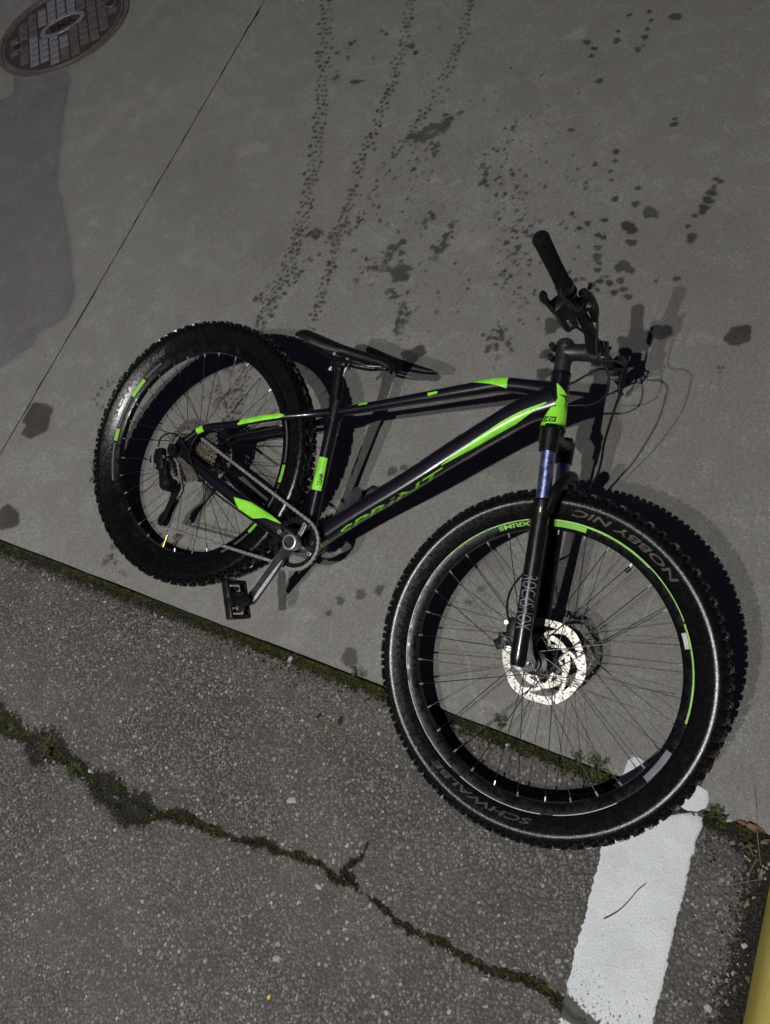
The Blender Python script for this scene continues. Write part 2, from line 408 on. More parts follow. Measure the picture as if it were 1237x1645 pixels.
# ================================================================== SETTING
E0 = np.array([-1.5954, .8146]); E1 = np.array([.3921, -.0034])
eD = (E1 - E0) / np.linalg.norm(E1 - E0); eN = np.array([-eD[1], eD[0]])      # along the slab edge, towards the concrete
J0 = np.array([-1.6787, 1.1254]); J1 = np.array([-.9236, 3.2785]); jD = (J1 - J0) / np.linalg.norm(J1 - J0)

mb = MB(); mb.add([(-60, -60, -.045), (60, -60, -.045), (60, 60, -.045), (-60, 60, -.045)], [(0, 1, 2, 3)])
tag(mb.build('ground', M['soil'], smooth=False), kind='structure', label='dark soil under the paving', cat='ground')

# --- concrete pavement: two slabs either side of a sawn joint
A_ = np.array([jD, -eD]).T; kk = np.linalg.solve(A_, E0 - J0); JI = J0 + jD * kk[0]     # joint meets the slab edge
pav = tag(empty('concrete_pavement'), kind='structure', label='grey concrete pavement in large slabs', cat='pavement')
def slab(side):
    gap = .0022
    def jl(k):      # joint edge, chipped here and there
        w = gap + .0045 * max(0, float(fbm(k * 1.0, side * 9, 11.0, 3)) - .60) * 5 * (1 if (side > 0 or k > 0) else 0)
        q = np.array([jD[1], -jD[0]]) * side
        return JI + jD * k + q * w
    def el(k): return JI + eD * side * k + eN * (.004 + .006 * (float(fbm(k, 3 + side, 9, 4)) - .5))
    pts = [jl(k) for k in np.concatenate([np.linspace(20, 5, 4), np.linspace(4.6, .01, 420)])]
    pts += [el(k) for k in np.concatenate([np.linspace(.01, 3.6, 380), np.linspace(4.5, 20, 5)])]
    pts.append(JI + eD * side * 20 + jD * 20)
    n = len(pts); mb = MB(); V = [(p[0], p[1], 0) for p in pts] + [(p[0], p[1], -.04) for p in pts]
    mb.add(V, [tuple(range(n))] + [(i, (i + 1) % n, n + (i + 1) % n, n + i) for i in range(n)])
    return mb.build('slab', M['concrete'], pav, smooth=False)
slab(1); slab(-1)

# --- asphalt: relief grid near the camera, plain sheet beyond
def sd(P): q = np.asarray(P) - E0; return q @ eD, -(q @ eN)
def P_of(s, d): return E0 + np.outer(np.atleast_1d(s), eD) - np.outer(np.atleast_1d(d), eN)
crack_px = [(-160, 1095, 13.1), (0, 1158, 13.1), (40, 1180, 12.4), (70, 1197, 13.6), (100, 1215, 11.1), (130, 1236, 9.9), (170, 1258, 8.5), (215, 1282, 10.1), (245, 1300, 7.6), (300, 1318, 6.7), (345, 1335, 6.7), (380, 1348, 7.5), (420, 1352, 4.9), (450, 1366, 4.9), (500, 1388, 4.9), (530, 1400, 4.9), (560, 1422, 4.1), (600, 1450, 4.1), (640, 1480, 4.1), (700, 1512, 4.9), (760, 1543, 4.1), (830, 1572, 5.8), (880, 1600, 6.7), (950, 1650, 6.7), (1100, 1760, 7.5)]
branch_px = [(575, 1425, 3), (556, 1395, 6), (572, 1372, 4), (590, 1356, 2)]
branch2_px = [(158, 1250, 8), (172, 1278, 9), (200, 1300, 9), (240, 1312, 8), (262, 1312, 5)]
def pxline(L):
    a = np.array([G(u, v) for u, v, w in L]); w = np.array([np.linalg.norm(G(u + q, v) - G(u, v)) for u, v, q in L])
    Q = crom(np.c_[a, np.zeros(len(a)), w], len(a) * 10); return Q[:, :2], Q[:, 3]
LINES = [pxline(crack_px), pxline(branch_px), pxline(branch2_px)]
def jag(C, amp=.012):
    n1 = fbm(C[:, 0], C[:, 1], 22, 3) - .5; n2 = fbm(C[:, 0] + 5, C[:, 1] + 9, 22, 3) - .5
    return C + np.c_[n1, n2] * amp * 2
LINES = [(jag(c), w * (.25 + 2.6 * np.clip(fbm(c[:, 0] + 3, c[:, 1], 26, 3) - .25, .02, 1.0))) for c, w in LINES]
def crack_d(P):
    """distance to the nearest crack divided by its half width there"""
    best = np.full(len(P), 9.0)
    for C, w in LINES:
        for i in range(0, len(P), 40000):
            q = P[i:i + 40000]; D = np.sqrt(((q[:, None, :] - C[None]) ** 2).sum(-1)) / (w[None] + .002); best[i:i + 40000] = np.minimum(best[i:i + 40000], D.min(1))
    return best
def asph_z(P, cd=None):
    s, d = sd(P); x, y = P[:, 0], P[:, 1]
    z = -.004 + .0016 * (fbm(x, y, 60, 2) - .5) + .002 * (fbm(x, y, 5, 2) - .5)
    z = z - .006 * np.exp(-(d / .018) ** 2)
    if cd is None: cd = crack_d(P)
    return z - .009 * np.exp(-(cd / .6) ** 2)
s_ax = np.arange(-.6, 3.05, .007); d_ax = np.arange(.0, 1.45, .007)
S, D = np.meshgrid(s_ax, d_ax, indexing='ij'); PP = P_of(S.ravel(), D.ravel()); CD = crack_d(PP); ZZ = asph_z(PP, CD)
ns, nd = S.shape; idx = np.arange(ns * nd).reshape(ns, nd)
F = np.stack([idx[:-1, :-1], idx[1:, :-1], idx[1:, 1:], idx[:-1, 1:]], -1).reshape(-1, 4)
V = np.c_[PP, ZZ]
# plain sheet round the relief grid
so, do_ = [-40, s_ax[0], s_ax[-1], 40], [0, d_ax[-1], 40]
ex = []; exf = []
for i in range(3):
    for j in range(2):
        if i == 1 and j == 0: continue
        q = P_of([so[i], so[i + 1], so[i + 1], so[i]], [do_[j], do_[j], do_[j + 1], do_[j + 1]])
        b = len(V) + len(ex); ex += [(a[0], a[1], -.005) for a in q]; exf.append((b, b + 1, b + 2, b + 3))
V2 = np.concatenate([V, np.array(ex)])
me = bpy.data.meshes.new('asphalt'); me.from_pydata(V2.tolist(), [], F.tolist() + exf)
me.polygons.foreach_set('use_smooth', np.ones(len(me.polygons), bool)); me.materials.append(M['asphalt'])
s_, d_ = S.ravel(), D.ravel()
kerb_a, kerb_b = np.array([.3733, -.0925]), np.array([.2826, -.3138]); kD = (kerb_a - kerb_b) / np.linalg.norm(kerb_a - kerb_b); kN = np.array([kD[1], -kD[0]])
dk = -((PP - kerb_b) @ kN)
edge_w = np.where(s_ < 1.1, .055 - .028 * np.clip(s_ / 1.1, 0, 1), .027) + .05 * np.clip((s_ - 2.02) / .25, 0, 1)
dirt = np.exp(-(d_ / edge_w) ** 2) * 1.0 + 1.0 * np.exp(-(CD / 1.35) ** 2) + .95 * np.exp(-(np.abs(dk) / .055) ** 2) * (dk > -.05)
at = me.attributes.new('dirt', 'FLOAT', 'POINT'); at.data.foreach_set('value', np.concatenate([np.clip(dirt, 0, 1.3), np.zeros(len(ex))]).astype(np.float32))
me.update(); asph = link('asphalt', me); tag(asph, kind='structure', label='rough grey asphalt with pale stones and a mossy crack', cat='asphalt')

# stripe outline in ground coordinates (left and right edge run down to the viewer)
SL0, SL1 = np.array([.085, .020]), np.array([-.0506, -.3293]); SR0, SR1 = np.array([.2838, .046]), np.array([.1256, -.3211])
def in_stripe(P):
    def side(a, b): return (b[0] - a[0]) * (P[:, 1] - a[1]) - (b[1] - a[1]) * (P[:, 0] - a[0])
    return (side(SL0, SL1) > 0) & (side(SR0, SR1) < 0)

# --- stones of the asphalt, standing a little proud
def scatter_blobs(P, Z, r, flat=.55, squash=None):
    """one mesh of small irregular lumps: octahedra with jittered corners"""
    n = len(P); o = np.array([(1, 0, 0), (0, 1, 0), (-1, 0, 0), (0, -1, 0), (.7, .7, .75), (-.7, .7, .75), (-.7, -.7, .75), (.7, -.7, .75), (0, 0, 1.05)], float)
    f = np.array([(0, 4, 7), (0, 1, 4), (1, 5, 4), (1, 2, 5), (2, 6, 5), (2, 3, 6), (3, 7, 6), (3, 0, 7), (4, 5, 8), (5, 6, 8), (6, 7, 8), (7, 4, 8)])
    o = o * np.array([1, 1, flat]); o[4:8, :2] *= .8
    J = o[None] * (1 + .45 * (rng.random((n, 9, 3)) - .5)); a = rng.random(n) * 6.283; asp = .6 + .4 * rng.random(n)
    J[:, :, 1] *= asp[:, None]
    x = J[:, :, 0] * np.cos(a)[:, None] - J[:, :, 1] * np.sin(a)[:, None]; y = J[:, :, 0] * np.sin(a)[:, None] + J[:, :, 1] * np.cos(a)[:, None]
    Vv = np.stack([P[:, 0, None] + x * r[:, None], P[:, 1, None] + y * r[:, None], Z[:, None] + J[:, :, 2] * r[:, None]], -1).reshape(-1, 3)
    Ff = (f[None] + 9 * np.arange(n)[:, None, None]).reshape(-1, 3); return Vv, Ff
def raw_mesh(name, Vv, Ff, mat, parent=None, smooth=False):
    me = bpy.data.meshes.new(name); me.from_pydata(Vv.tolist(), [], Ff.tolist()); me.materials.append(mat)
    if smooth: me.polygons.foreach_set('use_smooth', np.ones(len(me.polygons), bool))
    me.update(); return link(name, me, parent)
N = 46000
sP = P_of(rng.uniform(-.1, 2.75, N), rng.uniform(.012, 1.15, N)); cdS = crack_d(sP); s1, d1 = sd(sP)
keep = (cdS > .5 + .8 * rng.random(N)) & ~in_stripe(sP) & (d1 > .02 + .03 * rng.random(N)) & (-((sP - kerb_b) @ kN) > .05 * rng.random(N)) & (sP[:, 1] > -.75)
sP = sP[keep]; n = len(sP); r = .0014 + .0044 * rng.random(n) ** 2.6
big = rng.random(n) < .035; r = np.where(big, .0042 + .0026 * rng.random(n), r)
Vv, Ff = scatter_blobs(sP, asph_z(sP) - r * .22, r, .36); tag(raw_mesh('aggregate', Vv, Ff, M['stone'], asph), kind='stuff')

# --- white parking line
def ribbon(name, A0, A1, B0, B1, n, m, zf, mat, worn, jit=.004):
    u = np.linspace(0, 1, n)[:, None, None]; v = np.linspace(0, 1, m)[None, :, None]
    L = A0 + (A1 - A0) * u; R_ = B0 + (B1 - B0) * u; P = (L + (R_ - L) * v).reshape(-1, 2)
    jx = (fbm(P[:, 0], P[:, 1], 150, 2) - .5) * jit * 2.2 + (fbm(P[:, 0], P[:, 1], 9, 2) - .5) * .012; P = P + np.outer(jx, (B0 - A0) / np.linalg.norm(B0 - A0))
    z = zf(P) + .0022 + .0012 * (fbm(P[:, 0], P[:, 1], 110, 2) - .5)
    edge = np.ones((n, m)); edge[0, :] = edge[-1, :] = 0; edge[:, 0] = edge[:, -1] = 0
    z = np.where(edge.ravel() > 0, z, z - .004)
    idx = np.arange(n * m).reshape(n, m); F = np.stack([idx[:-1, :-1], idx[1:, :-1], idx[1:, 1:], idx[:-1, 1:]], -1).reshape(-1, 4)
    me = bpy.data.meshes.new(name); me.from_pydata(np.c_[P, z].tolist(), [], F.tolist()); me.materials.append(mat)
    me.polygons.foreach_set('use_smooth', np.ones(len(F), bool))
    a = me.attributes.new('worn', 'FLOAT', 'POINT'); a.data.foreach_set('value', worn(P).astype(np.float32)); me.update(); return link(name, me)
dl, dr = (SL1 - SL0), (SR1 - SR0)
def stripe_worn(P):
    cdw = crack_d(P); along = (P - SL1) @ np.array([.38, .925]); s, d = sd(P)
    return 1.2 * np.exp(-(cdw / 1.15) ** 2) + .20 * np.exp(-((along + .02) / .12) ** 2) + .5 * np.exp(-(d / .014) ** 2) - .04
st = ribbon('white_parking_line', SL0, SL0 + dl * 2.6, SR0, SR0 + dr * 2.6, 260, 46, asph_z, M['white_paint'], stripe_worn, .005)
tag(st, kind='structure', label='broad white painted parking line on the asphalt under the front wheel', cat='road marking')
# the paint runs a hand's breadth onto the concrete in two rounded tips
mb = MB(); pts = [G(*q) for q in [(985, 1262), (1002, 1240), (1010, 1222), (1022, 1215), (1035, 1222), (1050, 1236), (1075, 1250), (1100, 1258), (1120, 1262), (1133, 1268), (1139, 1282), (1135, 1296), (1120, 1304), (1080, 1290), (1040, 1275)]]
pts = crom([(p[0], p[1], 0) for p in pts] + [(pts[0][0], pts[0][1], 0)], 90)[:-1]
pts[:, :2] += np.c_[fbm(pts[:, 0], pts[:, 1], 90) - .5, fbm(pts[:, 0] + 7, pts[:, 1], 90) - .5] * .006
c = pts.mean(0); inner = c + (pts - c) * .96
mb.add([(p[0], p[1], .0004) for p in pts] + [(p[0], p[1], .0022) for p in inner], [tuple(range(89, 178))] + [(i, (i + 1) % 89, 89 + (i + 1) % 89, 89 + i) for i in range(89)])
o = mb.build('white_line_end', M['white_paint'], smooth=True); tag(o, kind='structure', label='white paint end of the parking line on the concrete edge', cat='road marking')

# --- yellow painted kerb
prof = [(0, -.03), (.0, .04), (.002, .062), (.008, .078), (.020, .089), (.036, .093), (.10, .094), (.116, .092), (.128, .084), (.134, .07), (.136, -.03)]
mb = MB(); ks = np.linspace(-1.6, .262, 160)
P = np.array([[(*(kerb_b + kD * k + kN * (q[0] + .003 * (float(fbm(k, q[1] * 9, 11)) - .5))), q[1] * (1 + .03 * (float(fbm(k, 4, 7)) - .5))) for q in prof] for k in ks])
mb.grid(P); mb.add(P[-1], [tuple(range(len(prof)))]); mb.add(P[0], [tuple(range(len(prof)))])
me = mb.mesh('painted_kerb', M['yellow_paint'], angle=50); tag(link('painted_kerb', me), 'rounded kerb painted dull yellow at the lower right corner', 'kerb')

# --- moss and soil along the slab edge and in the crack
def along(C, w, n, sig=.6):
    i = rng.integers(0, len(C), n); q = C[i] + rng.normal(0, 1, (n, 2)) * (w[i] * sig)[:, None]; return q
gate = lambda P, s, th: fbm(P[:, 0], P[:, 1], s, 3) > th
sE = rng.uniform(.0, 2.12, 12000); dE = .001 + np.abs(rng.normal(0, 1, 12000)) * np.interp(sE, [0, .35, .6, 1.2, 2.0, 2.15], [.007, .010, .013, .015, .014, .008])
mP = P_of(sE, dE); mP = mP[gate(mP, 16, .36) & ~in_stripe(mP)]
r = .0012 + .0026 * rng.random(len(mP)) ** 1.6; Vv, Ff = scatter_blobs(mP, asph_z(mP) + .001, r, .85)
tag(raw_mesh('moss_strip', Vv, Ff, M['moss'], smooth=True), 'dark green moss filling the seam between concrete and asphalt', 'moss', kind='stuff')
q = np.concatenate([along(LINES[0][0], LINES[0][1], 9000, .42), along(LINES[2][0], LINES[2][1], 900, .4), along(LINES[1][0], LINES[1][1], 200, .4)]); q = q[gate(q, 15, .47) & ~in_stripe(q) & (q[:, 0] < .0)]
r = .0011 + .0025 * rng.random(len(q)) ** 1.7; Vv, Ff = scatter_blobs(q, asph_z(q) + .001, r, .85)
tag(raw_mesh('crack_moss', Vv, Ff, M['moss'], smooth=True), 'moss growing along the crack across the asphalt', 'moss', kind='stuff')
q = np.concatenate([along(LINES[0][0], LINES[0][1], 5200, .62), along(LINES[1][0], LINES[1][1], 500, .6), P_of(rng.uniform(0, 1.15, 3200), np.abs(rng.normal(0, .045, 3200))), P_of(rng.uniform(2.02, 2.4, 1500), np.abs(rng.normal(.01, .03, 1500)))])
kq = kerb_b + np.outer(rng.uniform(-.3, .25, 2600), kD) - np.outer(np.abs(rng.normal(0, .035, 2600)), kN); q = np.concatenate([q, kq]); q = q[~in_stripe(q)]
sq, dq = sd(q); q = q[dq > .003]; r = .0007 + .0022 * rng.random(len(q)) ** 2.5; Vv, Ff = scatter_blobs(q, asph_z(q), r, .7)
tag(raw_mesh('soil_crumbs', Vv, Ff, M['crumb']), 'dark soil crumbs and grit lying in the crack and seams', 'soil', kind='stuff')

# --- wet marks on the concrete: masks on a fine grid, laid as one thin sheet where there is any mark
WX0, WX1, WY0, WY1, WS = -2.1, 1.05, .18, 3.75, .0042
wx = np.arange(WX0, WX1, WS); wy = np.arange(WY0, WY1, WS)
MASK = {k: np.zeros((len(wx), len(wy)), np.float32) for k in ('wet', 'damp', 'lime')}
class Spots:
    def __init__(s, kind='wet'): s.k = kind
    def spot(s, P, r, asp=1.0, rot=0.0, rough=.18, seg=12, strength=1.0, soft=.3):
        R = r * max(1, asp) * 1.6; i0, i1 = np.searchsorted(wx, (P[0] - R, P[0] + R)); j0, j1 = np.searchsorted(wy, (P[1] - R, P[1] + R)); ph = rng.random(4) * 6.28
        if i1 <= i0 or j1 <= j0: return
        X, Y = np.meshgrid(wx[i0:i1] - P[0], wy[j0:j1] - P[1], indexing='ij'); c, q = math.cos(rot), math.sin(rot)
        a = X * c + Y * q; b = (-X * q + Y * c) / asp; th = np.arctan2(b, a)
        d = np.hypot(a, b) / (r * (1 + rough * (np.sin(2 * th + ph[0]) * .6 + np.sin(3 * th + ph[1]) * .5 + np.sin(5 * th + ph[2]) * .35 + np.sin(9 * th + ph[3]) * .2)))
        v = strength * np.clip((1 + soft * .5 - d) / (soft + .02), 0, 1); m = MASK[s.k][i0:i1, j0:j1]; np.maximum(m, v, out=m)
    def px(s, u, v, rp, **k):
        P = G(u, v); s.spot(P, np.linalg.norm(G(u + rp, v) - P), **k)
    def build(s, *a): pass
def track(L, rows, cols, spacing, rp, dens=1.0, fade=None):
    s = Spots(); Q = crom([(u, v, 0) for u, v in L], rows)
    T = np.gradient(Q[:, :2], axis=0); T /= np.linalg.norm(T, axis=1)[:, None]
    for i in range(rows):
        k = i / (rows - 1); dd = dens if fade is None else dens * np.interp(k, [f[0] for f in fade], [f[1] for f in fade])
        for c in range(cols):
            if rng.random() > dd: continue
            off = (c - (cols - 1) / 2) * spacing + (.5 * spacing if i % 2 else 0) - .25 * spacing + rng.normal(0, 1.1)
            u = Q[i, 0] - T[i, 1] * off + rng.normal(0, .8); v = Q[i, 1] + T[i, 0] * off * .6 + rng.normal(0, .8)
            s.px(u, v, rp * rng.uniform(.65, 1.2), asp=rng.uniform(.95, 1.3), rot=rng.uniform(-.4, .4) + .3, rough=.2, strength=rng.uniform(.45, .95), soft=.45)
    return s
t1 = [(524, -30), (524, 20), (521, 90), (519, 140), (514, 190), (508, 240), (498, 300), (486, 350), (474, 395), (462, 430), (449, 460), (436, 485), (424, 510), (414, 530), (403, 560), (392, 600), (378, 660), (366, 700)]
t2 = [(664, -30), (656, 30), (645, 80), (632, 130), (620, 160), (607, 195), (592, 230), (580, 260), (572, 285), (562, 320), (555, 350), (545, 385), (535, 415), (527, 440), (517, 475), (508, 505), (498, 535)]
t3 = [(760, -20), (752, 20), (742, 55), (728, 95), (712, 125), (698, 150), (682, 180), (665, 205), (645, 230), (628, 255), (612, 290), (596, 325), (575, 355), (540, 385), (510, 405), (490, 425), (470, 450), (455, 470)]
track(t1, 100, 3, 7.2, 2.9, .9).build('wet_tyre_track', M['wet'], 'widest dotted wet tyre track running up to the rear wheel')
track(t2, 80, 2, 8.0, 3.1, .88).build('wet_tyre_track', M['wet'], 'middle dotted wet tyre track curving towards the saddle')
track(t3, 80, 2, 8.0, 3.0, .8, [(0, 1), (.5, 1), (.6, .55), (1, .45)]).build('wet_tyre_track', M['wet'], 'dotted wet tyre track on the right crossing to the left')
sp = Spots()
def cloud(u, v, w, h, n, rp, ang=0.0, st=(.4, 1.0)):
    for _ in range(int(n * .8)):
        a, b = rng.normal(0, .5, 2); x, y = a * w, b * h; c, q = math.cos(ang), math.sin(ang)
        sp.px(u + x * c - y * q, v + x * q + y * c, rp * .9 * (.45 + 1.2 * rng.random() ** 1.6), asp=rng.uniform(.8, 1.35), rot=rng.uniform(-.8, .8), rough=.32, strength=rng.uniform(*st), soft=.45)
cloud(690, 212, 32, 9, 34, 6.5, -.35); cloud(712, 200, 26, 12, 26, 4, -.6); cloud(665, 225, 26, 16, 16, 3.2)
cloud(700, 240, 12, 16, 10, 3.5); cloud(672, 262, 10, 10, 8, 3.5)
cloud(642, 436, 12, 18, 34, 6, -.3); cloud(632, 405, 18, 18, 26, 4.2); cloud(590, 430, 22, 26, 34, 3.2); cloud(618, 415, 8, 20, 14, 4); cloud(635, 470, 10, 24, 18, 4.5); cloud(643, 515, 10, 22, 22, 4.2); cloud(655, 500, 16, 20, 18, 2.8)
cloud(708, 395, 12, 26, 24, 5.0, .5); cloud(690, 355, 12, 22, 18, 4.2, .2); cloud(725, 365, 12, 12, 12, 3.6, .4)
cloud(505, 375, 18, 8, 18, 4.2); cloud(552, 358, 12, 20, 14, 4.0); cloud(470, 440, 22, 14, 14, 2.2); cloud(425, 478, 20, 12, 20, 2.6); cloud(540, 375, 12, 14, 12, 4)
cloud(780, 270, 6, 24, 14, 4); cloud(815, 300, 30, 90, 44, 2.6); cloud(835, 360, 30, 60, 50, 2.6); cloud(822, 430, 26, 60, 60, 3.2); cloud(800, 540, 22, 40, 44, 3.6); cloud(640, 260, 60, 80, 28, 2.0); cloud(700, 90, 80, 60, 16, 2.0)
cloud(830, 330, 70, 210, 110, 1.9); cloud(640, 330, 120, 170, 100, 1.7); cloud(880, 470, 70, 70, 50, 2.8); cloud(930, 330, 60, 120, 40, 2.2); cloud(720, 470, 70, 60, 30, 1.8); cloud(560, 80, 40, 40, 12, 2.4); cloud(820, 240, 24, 80, 28, 3.0); cloud(605, 345, 40, 30, 14, 2.2); cloud(960, 470, 26, 18, 10, 3.4); cloud(540, 120, 5, 22, 9, 3.0, .2); cloud(755, 150, 50, 40, 8, 2)
for u, v, rp in [(1043, 19, 4), (1046, 33, 4), (1040, 47, 4), (1036, 60, 6), (1025, 80, 6), (1034, 74, 3), (1011, 24, 4), (991, 66, 6), (993, 51, 4), (963, 130, 6), (943, 68, 6), (955, 78, 5), (950, 90, 4), (1085, 27, 10), (1083, 200, 6), (1084, 191, 4), (917, 209, 5), (990, 244, 6), (989, 259, 4), (956, 264, 5), (981, 275, 4), (983, 289, 3), (941, 294, 4), (941, 302, 4), (1025, 302, 5), (988, 320, 6), (1021, 328, 7), (1043, 341, 11), (1050, 344, 8), (919, 343, 5), (931, 367, 5), (944, 359, 5), (971, 354, 5), (961, 378, 6), (970, 382, 5), (960, 398, 7), (959, 413, 8), (960, 434, 6), (963, 423, 5), (1008, 363, 11), (1016, 370, 9), (1014, 390, 8), (1000, 428, 13), (1012, 434, 8), (1150, 288, 5), (1147, 300, 5), (1143, 310, 8), (1138, 322, 9), (1131, 334, 8), (1128, 341, 6), (1116, 347, 5), (1105, 364, 5), (1158, 292, 5), (1111, 382, 9), (1185, 540, 21), (1192, 532, 14), (1062, 533, 17), (1052, 534, 11), (890, 520, 13), (884, 530, 9), (878, 570, 10), (874, 600, 12), (870, 615, 8), (951, 458, 6), (963, 452, 6), (979, 455, 6), (997, 451, 7), (987, 470, 6), (1002, 465, 6), (1009, 477, 7), (1054, 452, 4), (1087, 448, 6), (562, 1056, 14), (547, 965, 6), (580, 955, 8), (610, 948, 7), (528, 985, 5), (60, 672, 22), (52, 690, 14), (12, 832, 18), (630, 757, 8), (649, 751, 6), (660, 572, 14), (672, 565, 12), (655, 585, 9), (568, 132, 5), (582, 130, 3), (661, 74, 6), (668, 85, 5), (573, 132, 5), (1205, 15, 2), (600, 93, 3), (621, 55, 4), (613, 50, 3), (930, 150, 2)]:
    big = rp > 9; sp.px(u, v, rp, asp=rng.uniform(.95, 1.25), rot=rng.uniform(0, 3), rough=.16 if big else .2, seg=30 if big else 14, strength=rng.uniform(.75, .95) if rp > 4 else .7, soft=.14 if big else .3)
cloud(180, 610, 16, 6, 10, 2.4); cloud(160, 640, 12, 14, 10, 2.4); cloud(352, 640, 22, 40, 34, 3.2); cloud(370, 590, 16, 26, 22, 3.0); cloud(175, 895, 14, 22, 18, 2.8); cloud(200, 920, 14, 8, 8, 2.4); cloud(150, 770, 8, 40, 14, 2.4); cloud(290, 860, 26, 26, 10, 3)
cloud(1160, 590, 10, 10, 14, 2.2); cloud(1152, 615, 6, 10, 8, 2.2); cloud(740, 940, 30, 40, 6, 6, 0, (.4, .6))
sp.build('water_drops', M['wet'], 'scattered dark water drops and blots on the concrete')
sp = Spots('damp')
for u, v, rp, st in [(820, 740, 40, .5), (850, 700, 26, .55), (780, 900, 24, .5), (745, 880, 18, .4), (900, 560, 24, .5), (770, 970, 20, .4), (430, 380, 60, .25), (330, 300, 70, .25), (700, 300, 90, .2), (590, 600, 40, .25), (900, 130, 100, .2), (1100, 400, 120, .2)]:
    sp.px(u, v, rp, asp=rng.uniform(.7, 1.4), rot=rng.uniform(0, 3), rough=.3, seg=30, strength=st, soft=.6)
sp.build('damp_patches', None, 'faint damp patches on the concrete round the bicycle')
sp = Spots('lime')
for u, v, rp, st in [(926, 56, 16, .8), (700, 289, 10, .8), (733, 292, 8, .6), (757, 387, 22, .6), (235, 32, 16, .5), (404, 240, 20, .5), (268, 35, 10, .5), (225, 190, 18, .4), (1125, 125, 10, .5), (1085, 225, 12, .4), (1230, 150, 14, .5), (260, 150, 30, .3), (150, 355, 10, .6), (790, 150, 16, .4), (1010, 620, 10, .4), (140, 520, 8, .5), (500, 985, 10, .4), (390, 965, 30, .3), (1090, 640, 12, .3)]:
    sp.px(u, v, rp, asp=rng.uniform(.6, 1.2), rot=rng.uniform(0, 3), rough=.35, seg=26, strength=st, soft=.75)
sp.build('lime_scuffs', None, 'pale lime scuffs worn into the concrete')
# the broad stain running down from the manhole
ro = [(105, 95), (111, 130), (105, 190), (97, 245), (96, 290), (107, 335), (115, 385), (119, 435), (121, 475), (114, 503), (88, 525), (63, 538), (57, 558), (36, 568), (14, 584), (-30, 600), (-140, 640), (-190, 560), (-150, 420), (-110, 300), (-60, 200), (-8, 165), (18, 150), (22, 110), (60, 80)]
RO = crom([(*G(*q), 0) for q in ro] + [(*G(*ro[0]), 0)], 300)[:, :2]
def poly_dist(X, Y, P):
    """signed distance to a closed outline, positive inside"""
    ins = np.zeros(X.shape, bool); best = np.full(X.shape, 9.0)
    for (x0, y0), (x1, y1) in zip(P[:-1], P[1:]):
        cr = ((y0 > Y) != (y1 > Y)) & (X < (x1 - x0) * (Y - y0) / (y1 - y0 + 1e-12) + x0); ins ^= cr
        L2 = (x1 - x0) ** 2 + (y1 - y0) ** 2 + 1e-12; t = np.clip(((X - x0) * (x1 - x0) + (Y - y0) * (y1 - y0)) / L2, 0, 1); best = np.minimum(best, np.hypot(X - x0 - t * (x1 - x0), Y - y0 - t * (y1 - y0)))
    return np.where(ins, best, -best)
def mask_sheet(name, gx, gy, fields, mat, z, label):
    X, Y = np.meshgrid(gx, gy, indexing='ij'); nx, ny = X.shape; any_ = np.max([np.abs(f) for f in fields.values()], axis=0) > .004
    cell = any_[:-1, :-1] | any_[1:, :-1] | any_[:-1, 1:] | any_[1:, 1:]; ci, cj = np.nonzero(cell); idx = np.arange(nx * ny).reshape(nx, ny)
    Fq = np.stack([idx[ci, cj], idx[ci + 1, cj], idx[ci + 1, cj + 1], idx[ci, cj + 1]], -1); used, inv = np.unique(Fq, return_inverse=True); Fq = inv.reshape(-1, 4)
    co = np.stack([X.ravel()[used], Y.ravel()[used], np.full(len(used), z)], -1).astype(np.float32); nf = len(Fq)
    me = bpy.data.meshes.new(name); me.vertices.add(len(used)); me.vertices.foreach_set('co', co.ravel()); me.loops.add(nf * 4); me.loops.foreach_set('vertex_index', Fq.ravel().astype(np.int32))
    me.polygons.add(nf); me.polygons.foreach_set('loop_start', np.arange(0, nf * 4, 4, dtype=np.int32)); me.update(calc_edges=True); me.validate()
    for k, f in fields.items(): a = me.attributes.new(k, 'FLOAT', 'POINT'); a.data.foreach_set('value', f.ravel()[used].astype(np.float32))
    me.materials.append(mat); me.update(); return tag(link(name, me), label, 'wet mark', kind='stuff')
WXX, WYY = np.meshgrid(wx, wy, indexing='ij'); wet = MASK['wet']; br = fbm(WXX, WYY, 70, 3) - .5
wet = np.clip(wet + np.where(wet > .02, br * .6 * (1 - np.abs(wet - .5)), 0) * 1.0, 0, 1); wet = np.clip(wet * 1.35, 0, 1) * np.clip(.9 + .5 * (fbm(WXX, WYY, 9, 2) - .4), .65, 1)
onslab = ((WXX - E0[0]) * eN[0] + (WYY - E0[1]) * eN[1]) > .012
jd = np.abs((WXX - J0[0]) * jD[1] - (WYY - J0[1]) * jD[0]); onslab &= jd > .011
tone = .30 * MASK['lime'] * (.5 + fbm(WXX, WYY, 30, 2)) - .36 * MASK['damp'] * (.4 + 1.2 * fbm(WXX, WYY, 14, 3))
mask_sheet('wet_marks', wx, wy, dict(wet=wet * onslab, tone=tone * onslab), M['wet'], .0006, 'dotted wet tyre tracks and water drops drying on the concrete')
gx = np.arange(-2.75, -1.45, .006); gy = np.arange(1.2, 3.3, .006); X, Y = np.meshgrid(gx, gy, indexing='ij')
sdist = poly_dist(X, Y, RO) + .035 * (fbm(X, Y, 14, 4) - .5); run = np.clip(sdist / .008, 0, 1) * (.86 + .28 * np.exp(-(np.clip(sdist, 0, 1) / .02) ** 2))
mhd = np.hypot(X + 1.962, Y - 3.49); jd2 = (X - J0[0]) * jD[1] - (Y - J0[1]) * jD[0]
mask_sheet('runoff_stain', gx, gy, dict(wet=run * (mhd > .352) * (jd2 < -.012), tone=np.zeros_like(run)), M['runoff'], .0011, 'broad damp purple grey stain running down from the manhole cover')

